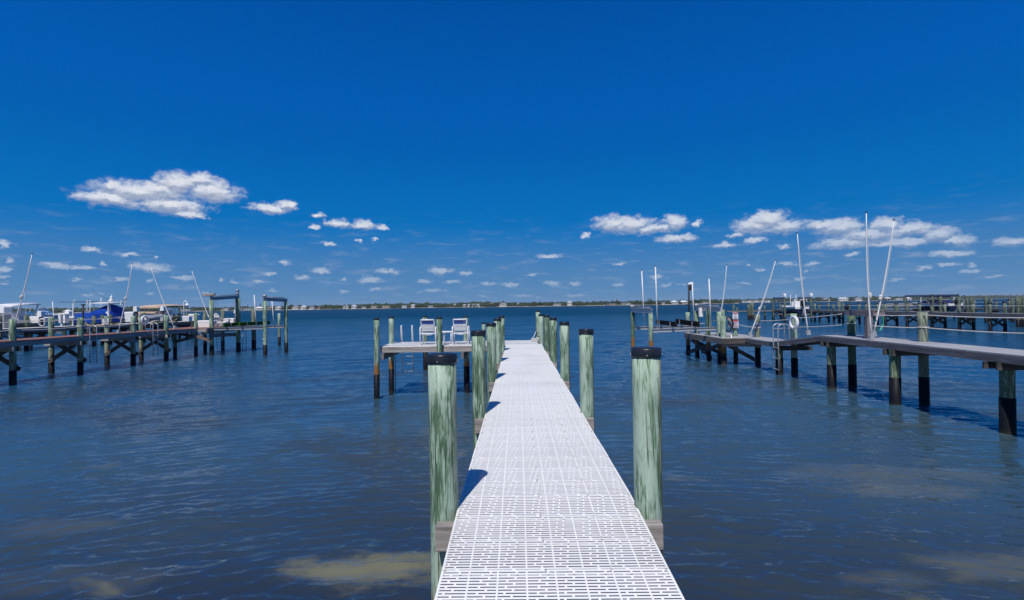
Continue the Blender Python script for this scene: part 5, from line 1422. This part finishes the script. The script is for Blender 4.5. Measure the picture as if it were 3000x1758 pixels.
for px, h, back, lb_ in ((721, 10, 30, 'first dark pine tip left of the empty lift'), (759, 11.5, 30, 'tallest dark pine tip seen inside the empty lift frame'), (1583, 9.5, 30, 'slim pine tip right of the dock end on the far shore'), (1618, 8.5, 30, 'slim pine tip left of the tall white house'), (1794, 8.6, 20, 'pine tip in the pair left of the right lift'), (1808, 9.0, 20, 'second pine tip in the pair left of the right lift'),
                       (1898, 8.8, 20, 'left pine of the three by the right lift guide posts'), (1903, 9.3, 22, 'middle pine of the three by the right lift guide posts'), (1907, 8.9, 18, 'right pine of the three by the right lift guide posts'), (2137, 9.5, 20, 'lone pine near the warning signs on the far shore'), (2000, 8.4, 20, 'pine tip left of the dark lamp post'), (1992, 8.0, 22, 'small pine tip near the dark lamp post')): pine(px, h, back, lb_)


def house(px, wpx, hm, back, label, wall='wall_white', roof='roof_grey', kind='hip', z0=.6, dep=8, nwin=3):
    tab = SH if px < 2140 else SH2
    g = shore_pt(tab, px, back); w_ = wpx / F * g.y; g.z = z0
    t = thing('house', label, 'house', g, 'houses along the far shore')
    wl = MB().box((0, 0, hm / 2), (w_, dep, hm)).build('wall', wall, t, g)
    if kind == 'flat': MB().box((0, 0, hm + .2), (w_ + .8, dep + .8, .4)).build('roof', roof, t, g)
    else:
        e = .5; rh = min(2.6, w_ * .22) if kind == 'hip' else min(3, w_ * .26)
        a, b = w_ / 2 + e, dep / 2 + e; rx = max(.1, a - b * .9) if kind == 'hip' else a
        m = MB(); m._add([(-a, -b, hm), (a, -b, hm), (a, b, hm), (-a, b, hm), (-rx, 0, hm + rh), (rx, 0, hm + rh)], [(0, 1, 5, 4), (1, 2, 5), (2, 3, 4, 5), (3, 0, 4), (3, 2, 1, 0)]); m.build('roof', roof, t, g)
    for k in range(nwin):
        x = -w_ / 2 + w_ * (k + .5) / nwin
        MB().box((0, 0, 0), (w_ / nwin * .55, .12, min(1.5, hm * .45))).build('window', 'window_dark', t, (g.x + x, g.y - dep / 2 - .03, g.z + hm * .52))
    return t


H_ = [(186, 20, 3.0, 8, 'white low house on the far shore above the second dock box', 'wall_white', 'roof_white', 'hip'), (246, 16, 3.2, 10, 'white low house left of the covered boat on the far shore', 'wall_white', 'roof_white', 'flat'), (540, 26, 3.0, 6, 'pale low house behind the gooseneck lamp', 'wall_white', 'roof_white', 'flat'),
      (660, 14, 3.6, 8, 'white house seen through the left side of the empty lift', 'wall_white', 'roof_white', 'flat'), (700, 10, 3.0, 8, 'grey roofed house behind the conduit piling', 'wall_white', 'roof_grey', 'hip'), (724, 22, 2.6, 4, 'long white low house between the empty lift frames', 'wall_white', 'roof_white', 'flat'), (756, 24, 3.2, 8, 'white house with a pale roof behind the left guide post of the empty lift', 'wall_white', 'roof_white', 'hip'),
      (785, 16, 3.0, 6, 'pinkish house behind the outer lift piling', 'wall_pink', 'roof_tan', 'hip'), (813, 15, 3.8, 8, 'bright white gabled house inside the outer lift frame', 'wall_white', 'roof_white', 'hip'), (864, 17, 4.2, 8, 'grey roofed white house, first right of the empty lift', 'wall_white', 'roof_grey', 'hip'), (888, 15, 4.6, 8, 'two storey white house, second right of the empty lift', 'wall_white', 'roof_white', 'hip'),
      (912, 14, 3.4, 8, 'grey roofed house, third right of the empty lift', 'wall_white', 'roof_grey', 'hip'), (937, 12, 2.8, 14, 'small cream house among the trees, fourth right of the empty lift', 'wall_cream', 'roof_tan', 'hip'), (1013, 16, 4.2, 8, 'grey roofed tall house left of the near dock end', 'wall_white', 'roof_grey', 'hip'), (1037, 14, 4.6, 6, 'bright white house just left of the near dock end', 'wall_white', 'roof_white', 'hip'),
      (1066, 12, 2.6, 6, 'small white house low at the water, left of the end pilings', 'wall_white', 'roof_white', 'flat'), (1096, 17, 3.6, 8, 'pinkish white house above the left end piling', 'wall_cream', 'roof_white', 'flat'), (1130, 28, 4.2, 20, 'long tan flat roofed house above the left end pilings', 'wall_cream', 'roof_tan', 'flat'), (1185, 14, 4.4, 8, 'white two storey house above the boarding ladder hoops', 'wall_white', 'roof_grey', 'flat'),
      (1210, 11, 4.8, 8, 'round topped white house left of the left strap chair', 'wall_white', 'roof_white', 'hip'), (1262, 14, 2.6, 6, 'low white house above the left strap chair', 'wall_white', 'roof_white', 'flat'), (1333, 5, 5.6, 30, 'tiny white house high among the trees above the right strap chair', 'wall_white', 'roof_white', 'flat'), (1361, 10, 3.6, 8, 'small pale house left of the long white building', 'wall_cream', 'roof_white', 'hip'),
      (1392, 42, 4.6, 14, 'long white flat building with a row of openings above the near dock', 'wall_white', 'roof_white', 'flat'), (1452, 62, 6.4, 60, 'large tan building on the rise above the near dock end', 'wall_cream', 'roof_tan', 'flat'), (1474, 20, 4.0, 10, 'grey roofed house below the large tan building', 'wall_white', 'roof_grey', 'hip'), (1518, 6, 4.4, 20, 'tiny white house above the gap between the dock pilings', 'wall_white', 'roof_white', 'hip'),
      (1632, 22, 2.8, 6, 'low white house right of the dock pilings', 'wall_white', 'roof_white', 'flat'), (1668, 13, 6.2, 10, 'tall white house with turrets on the far shore', 'wall_white', 'roof_white', 'hip'), (1790, 26, 2.4, 4, 'low pale boathouse left of the right lift', 'wall_cream', 'roof_grey', 'flat'), (1832, 24, 2.6, 8, 'pale low house just left of the right lift', 'wall_white', 'roof_white', 'flat'),
      (1940, 8, 2.6, 6, 'small white house between the lift guide posts', 'wall_white', 'roof_white', 'flat'), (1973, 20, 3.2, 10, 'white house left of the dark lamp post', 'wall_white', 'roof_white', 'hip'), (2000, 22, 3.0, 8, 'cream house behind the dark lamp post', 'wall_cream', 'roof_white', 'hip'), (2062, 16, 2.4, 6, 'low white house behind the right lift beam', 'wall_white', 'roof_white', 'flat'),
      (2200, 60, 4.2, 10, 'long white building at the water behind the pile cluster', 'wall_white', 'roof_white', 'flat'), (2252, 34, 4.0, 10, 'white building left of the far framed lift', 'wall_white', 'roof_white', 'flat'), (2340, 44, 6.0, 20, 'white building behind the far framed lift', 'wall_white', 'roof_white', 'flat'), (2412, 18, 6.0, 20, 'pale house right of the far framed lift', 'wall_white', 'roof_grey', 'hip'),
      (2462, 26, 6.2, 12, 'white house above the black lantern', 'wall_white', 'roof_white', 'hip'), (2505, 18, 5.4, 12, 'white house left of the tallest whip', 'wall_white', 'roof_grey', 'hip'), (2590, 16, 5.0, 12, 'pale house between the two tallest whips', 'wall_cream', 'roof_white', 'hip'), (2622, 18, 4.8, 12, 'white house right of the leaning tall whip', 'wall_white', 'roof_white', 'flat'), (2650, 14, 4.6, 12, 'small pale house left of the far navy boat', 'wall_white', 'roof_white', 'hip')]
for hh in H_: house(*hh)
# the low road bridge
pA_, pB_ = Vector((D(2690, 878, 3300).x, 3300, 0)), Vector((D(3060, 870, 3000).x, 3000, 0))
t = thing('bridge', 'long low road bridge on the right horizon', 'bridge', pA_)
pts = []
for k in range(21):
    u = k / 20; pts.append((pB_ - pA_) * u + Vector((0, 0, 8 + 16 * min(1, max(0, u * 1.6)) ** .8)))
MB().loft([[p + Vector((0, -6, 0)), p + Vector((0, 6, 0)), p + Vector((0, 6, -3)), p + Vector((0, -6, -3))] for p in pts], False, closed=True).build('roadway', 'concrete', t, pA_)
for k in range(4, 21):
    p = pts[k]; MB().box((p.x, p.y, (p.z - 3) / 2), (5, 9, p.z - 3)).build('pier', 'concrete', t, pA_)

# ================================================================= sky, clouds and sun
SUN_EL, SUN_AZ = R(56), math.atan2(-0.22, -0.97)      # azimuth measured from +y towards +x
sd = Vector((math.sin(SUN_AZ) * math.cos(SUN_EL), math.cos(SUN_AZ) * math.cos(SUN_EL), math.sin(SUN_EL)))
sl = bpy.data.lights.new('sun', 'SUN'); sl.energy = 4.2; sl.angle = R(0.53); sl.color = (1.0, 0.955, 0.90)
so = bpy.data.objects.new('sun', sl); COL.objects.link(so); so.rotation_euler = sd.to_track_quat('Z', 'Y').to_euler()
so.location = (0, 0, 60)
w = bpy.data.worlds.new('World'); sc.world = w; w.use_nodes = True
t = NT(w.node_tree)
bg = t.n['Background']
sky = t.add('ShaderNodeTexSky'); sky.sky_type = 'NISHITA'; sky.sun_disc = False
sky.sun_elevation = SUN_EL; sky.sun_rotation = SUN_AZ % (2 * PI); sky.altitude = 0
sky.air_density = 1.0; sky.dust_density = 0.25; sky.ozone_density = 3.0
dirv = t.add('ShaderNodeTexCoord').outputs['Generated']
sp = t.add('ShaderNodeSeparateXYZ', ins={0: dirv})
az = t.math('ARCTAN2', sp.outputs[0], sp.outputs[1])
hl = t.math('SQRT', t.math('ADD', t.math('MULTIPLY', sp.outputs[0], sp.outputs[0]), t.math('MULTIPLY', sp.outputs[1], sp.outputs[1])))
el = t.math('ARCTAN2', sp.outputs[2], hl)
hs = t.add('ShaderNodeHueSaturation', ins={'Hue': 0.5, 'Saturation': 1.3, 'Value': 0.62, 'Color': sky.outputs[0]})
deepblue = t.ramp(t.math('DIVIDE', el, PI / 2), [(0.0, (1.18, 2.56, 4.6)), (0.045, (0.82, 2.22, 4.62)), (0.083, (0.36, 1.86, 4.80)), (0.135, (0.06, 1.42, 4.72)), (0.186, (0.0, 1.10, 4.42)), (0.235, (0.0, 1.0, 4.5)), (0.34, (0.0, 0.76, 3.6)), (0.6, (0.0, 0.6, 3.0)), (1.0, (0.02, 0.5, 2.5))])
skyc = t.mix(0.985, hs.outputs[0], deepblue)
skyc = t.add('ShaderNodeHueSaturation', ins={'Hue': 0.5, 'Saturation': 1.06, 'Value': 1.03, 'Color': skyc}).outputs[0]
v0 = t.add('ShaderNodeCombineXYZ', ins={0: az, 1: el, 2: 0.0}).outputs[0]


def azel(px, py):
    r = ray(px, py); return math.atan2(r.x, r.y), math.atan2(r.z, math.hypot(r.x, r.y))


C1 = [(880, 98, 120, 58), (700, 140, 230, 52), (1040, 138, 150, 56), (540, 165, 165, 42), (820, 205, 200, 42), (930, 248, 90, 20), (560, 105, 48, 34), (980, 80, 90, 34), (780, 130, 120, 50),
      (1325, 218, 92, 27), (1415, 203, 44, 22), (1565, 255, 48, 18), (1545, 313, 32, 14), (1660, 292, 60, 22), (1785, 303, 68, 26), (1880, 313, 38, 16), (1615, 390, 40, 14), (1760, 380, 22, 9), (1840, 370, 14, 10),
      (20, 400, 45, 22), (458, 423, 60, 16), (628, 442, 65, 16), (775, 449, 20, 9), (52, 474, 32, 13), (270, 503, 95, 16), (400, 510, 80, 14), (515, 490, 20, 9), (745, 514, 105, 26), (20, 515, 70, 20),
      (372, 568, 48, 14), (580, 573, 45, 14), (740, 573, 28, 10), (900, 568, 60, 17), (1090, 572, 20, 9), (1160, 580, 24, 9), (1275, 577, 26, 10), (1405, 489, 40, 12), (1322, 537, 28, 9), (1575, 530, 62, 17),
      (1482, 563, 48, 18), (1905, 533, 70, 18), (2170, 527, 85, 18), (2300, 543, 42, 12), (1825, 576, 85, 19), (1688, 567, 18, 10), (2090, 580, 45, 13), (2220, 580, 40, 11), (2395, 592, 45, 11),
      (2500, 600, 45, 12), (1350, 625, 40, 11), (1690, 630, 32, 9), (2130, 625, 75, 13), (25, 557, 45, 12), (30, 591, 40, 8), (430, 645, 30, 8), (500, 640, 20, 7), (740, 632, 35, 9), (1010, 636, 30, 10), (1840, 622, 60, 9), (2380, 650, 30, 8)]
C2 = [(500, 128, 95, 42), (590, 138, 110, 42), (680, 155, 80, 26), (800, 125, 72, 40), (730, 150, 60, 26), (915, 125, 35, 18), (815, 200, 90, 22), (362, 182, 35, 18), (1260, 108, 110, 46), (1200, 135, 120, 40), (1340, 140, 100, 36), (1190, 207, 60, 20),
      (1100, 180, 50, 18), (1045, 232, 58, 18), (1530, 135, 90, 32), (1620, 150, 140, 44), (1750, 185, 210, 42), (1840, 130, 78, 36), (1960, 155, 130, 40), (2100, 180, 90, 32), (2190, 205, 90, 30), (1640, 225, 170, 28), (1900, 220, 200, 24),
      (1335, 237, 38, 15), (1680, 278, 50, 12), (2170, 270, 105, 20), (2450, 218, 80, 25), (185, 285, 65, 13), (528, 320, 36, 14), (90, 379, 34, 10), (710, 387, 52, 13), (195, 420, 40, 13), (310, 425, 38, 12),
      (525, 430, 35, 10), (765, 425, 38, 11), (835, 425, 20, 8), (1140, 420, 50, 11), (1360, 322, 55, 16), (1500, 318, 55, 13), (1455, 357, 22, 9), (1175, 330, 20, 8), (1230, 350, 36, 9), (1410, 397, 40, 10),
      (2020, 352, 60, 16), (2140, 328, 55, 11), (2260, 327, 38, 11), (2250, 362, 65, 14), (2370, 390, 75, 11), (1890, 406, 50, 10), (10, 432, 25, 12), (310, 478, 50, 12), (125, 490, 25, 8), (50, 480, 60, 10)]
BL = [(x / 1.68, 480 + y / 1.68, a / 1.68, b / 1.68) for x, y, a, b in C1] + [(1500 + x / 1.68, 580 + y / 1.68, a / 1.68, b / 1.68) for x, y, a, b in C2]
n_big = t.noise(v0, 24.0, 3, 0.6, 0.3, col=True)
nd = t.vec('SUBTRACT', n_big, (0.5, 0.5, 0.5))
nd2 = t.vec('SUBTRACT', t.noise(t.vec('MULTIPLY', v0, (1, 1.6, 1)), 85.0, 5, 0.62, 0.2, col=True), (0.5, 0.5, 0.5))
v1 = t.vec('MULTIPLY_ADD', nd, (0.022, 0.012, 0.0), v0)
v1 = t.vec('MULTIPLY_ADD', nd2, (0.030, 0.015, 0.0), v1)
n_f = t.noise(t.vec('MULTIPLY', v0, (1, 1.5, 1)), 48.0, 5, 0.58)
v2 = t.vec('ADD', v1, (0.0, 0.006, 0.0))
n_f2 = t.noise(t.vec('ADD', t.vec('MULTIPLY', v0, (1, 1.5, 1)), (-0.002, 0.006, 0.0)), 48.0, 3, 0.58)
A = B = None
for (px, py, rx, ry) in BL:
    c = azel(px, py); e = azel(px + rx, py); u = azel(px, py - ry)
    ra = max(abs(e[0] - c[0]), 1e-4) * 1.12; rb = max(abs(u[1] - c[1]), 1e-4) * 1.12
    mul = (1 / ra, 1 / rb, 0); off = (-c[0] / ra, -c[1] / rb, 0)
    l1 = t.vec('LENGTH', t.vec('MULTIPLY_ADD', v1, mul, off))
    if ry < 11.5: l1 = t.math('ADD', l1, 0.16)
    A = l1 if A is None else t.math('SMOOTH_MIN', A, l1, 0.25)
    if rx > 24:
        l2 = t.vec('LENGTH', t.vec('MULTIPLY_ADD', v2, mul, off))
        B = l2 if B is None else t.math('SMOOTH_MIN', B, l2, 0.25)
dens_in = t.math('ADD', A, t.math('MULTIPLY', t.math('SUBTRACT', n_f, 0.5), 1.5))
dens = t.map(dens_in, 1.18, 0.34, 0, 1, True)
# small clouds melt into the haze near the horizon
fade = t.ramp(el, [(0.012, 0.16), (0.05, 0.38), (0.105, 0.66), (0.17, 0.97)])
dens = t.math('MULTIPLY', dens, fade)
dens = t.math('MULTIPLY', dens, t.map(n_f, 0.3, 0.62, 0.72, 1.0))
lit = t.math('MULTIPLY', t.math('SUBTRACT', B, A), 1.5)
lit = t.math('ADD', lit, t.math('MULTIPLY', t.math('SUBTRACT', n_f2, n_f), 1.6))
lit = t.math('ADD', lit, 0.52, clamp=True)
ccol = t.ramp(lit, [(0.1, (3.7, 4.2, 5.4)), (0.5, (5.5, 5.9, 6.8)), (0.9, (8.2, 8.4, 8.8))])
# thin veil of distant broken cloud above the horizon
vn = t.noise(t.vec('MULTIPLY', v0, (18, 95, 1)), 1.0, 5, 0.62, 0.3)
veil = t.math('MULTIPLY', t.map(vn, 0.5, 0.74, 0, 1, True), t.math('MULTIPLY', t.map(el, 0.0, 0.03, 0.12, 0.26), t.map(el, 0.2, 0.06, 0, 1, True)))
skyv = t.mix(veil, skyc, (4.4, 4.9, 6.0))
fin = t.mix(dens, skyv, ccol)
t.l.new(fin, bg.inputs['Color']); bg.inputs['Strength'].default_value = 0.1
sc.view_settings.view_transform = 'Standard'; sc.view_settings.look = 'None'; sc.view_settings.exposure = 0; sc.view_settings.gamma = 1
sc.cycles.max_bounces = 6; sc.cycles.glossy_bounces = 3; sc.cycles.transparent_max_bounces = 6
sc.cycles.use_denoising = True
sc.cycles.denoising_prefilter = 'ACCURATE'
sc.cycles.sample_clamp_indirect = 6
sc.cycles.sample_clamp_direct = 8

# thin sea haze: far things fade
m = bpy.data.materials.new('haze'); m.use_nodes = True; MATS['haze'] = m
t = NT(m.node_tree); t.n.remove(t.n['Principled BSDF'])
pv = t.add('ShaderNodeVolumePrincipled', ins={'Color': (0.75, 0.85, 1.0, 1), 'Density': 0.00009, 'Anisotropy': 0.0})
t.l.new(pv.outputs[0], t.n['Material Output'].inputs['Volume'])
hz_o = MB().box((0, 1900, 16.0), (7800, 4100, 38.0)).build('haze', 'haze'); tag(hz_o, kind='stuff')
sc.cycles.volume_bounces = 0
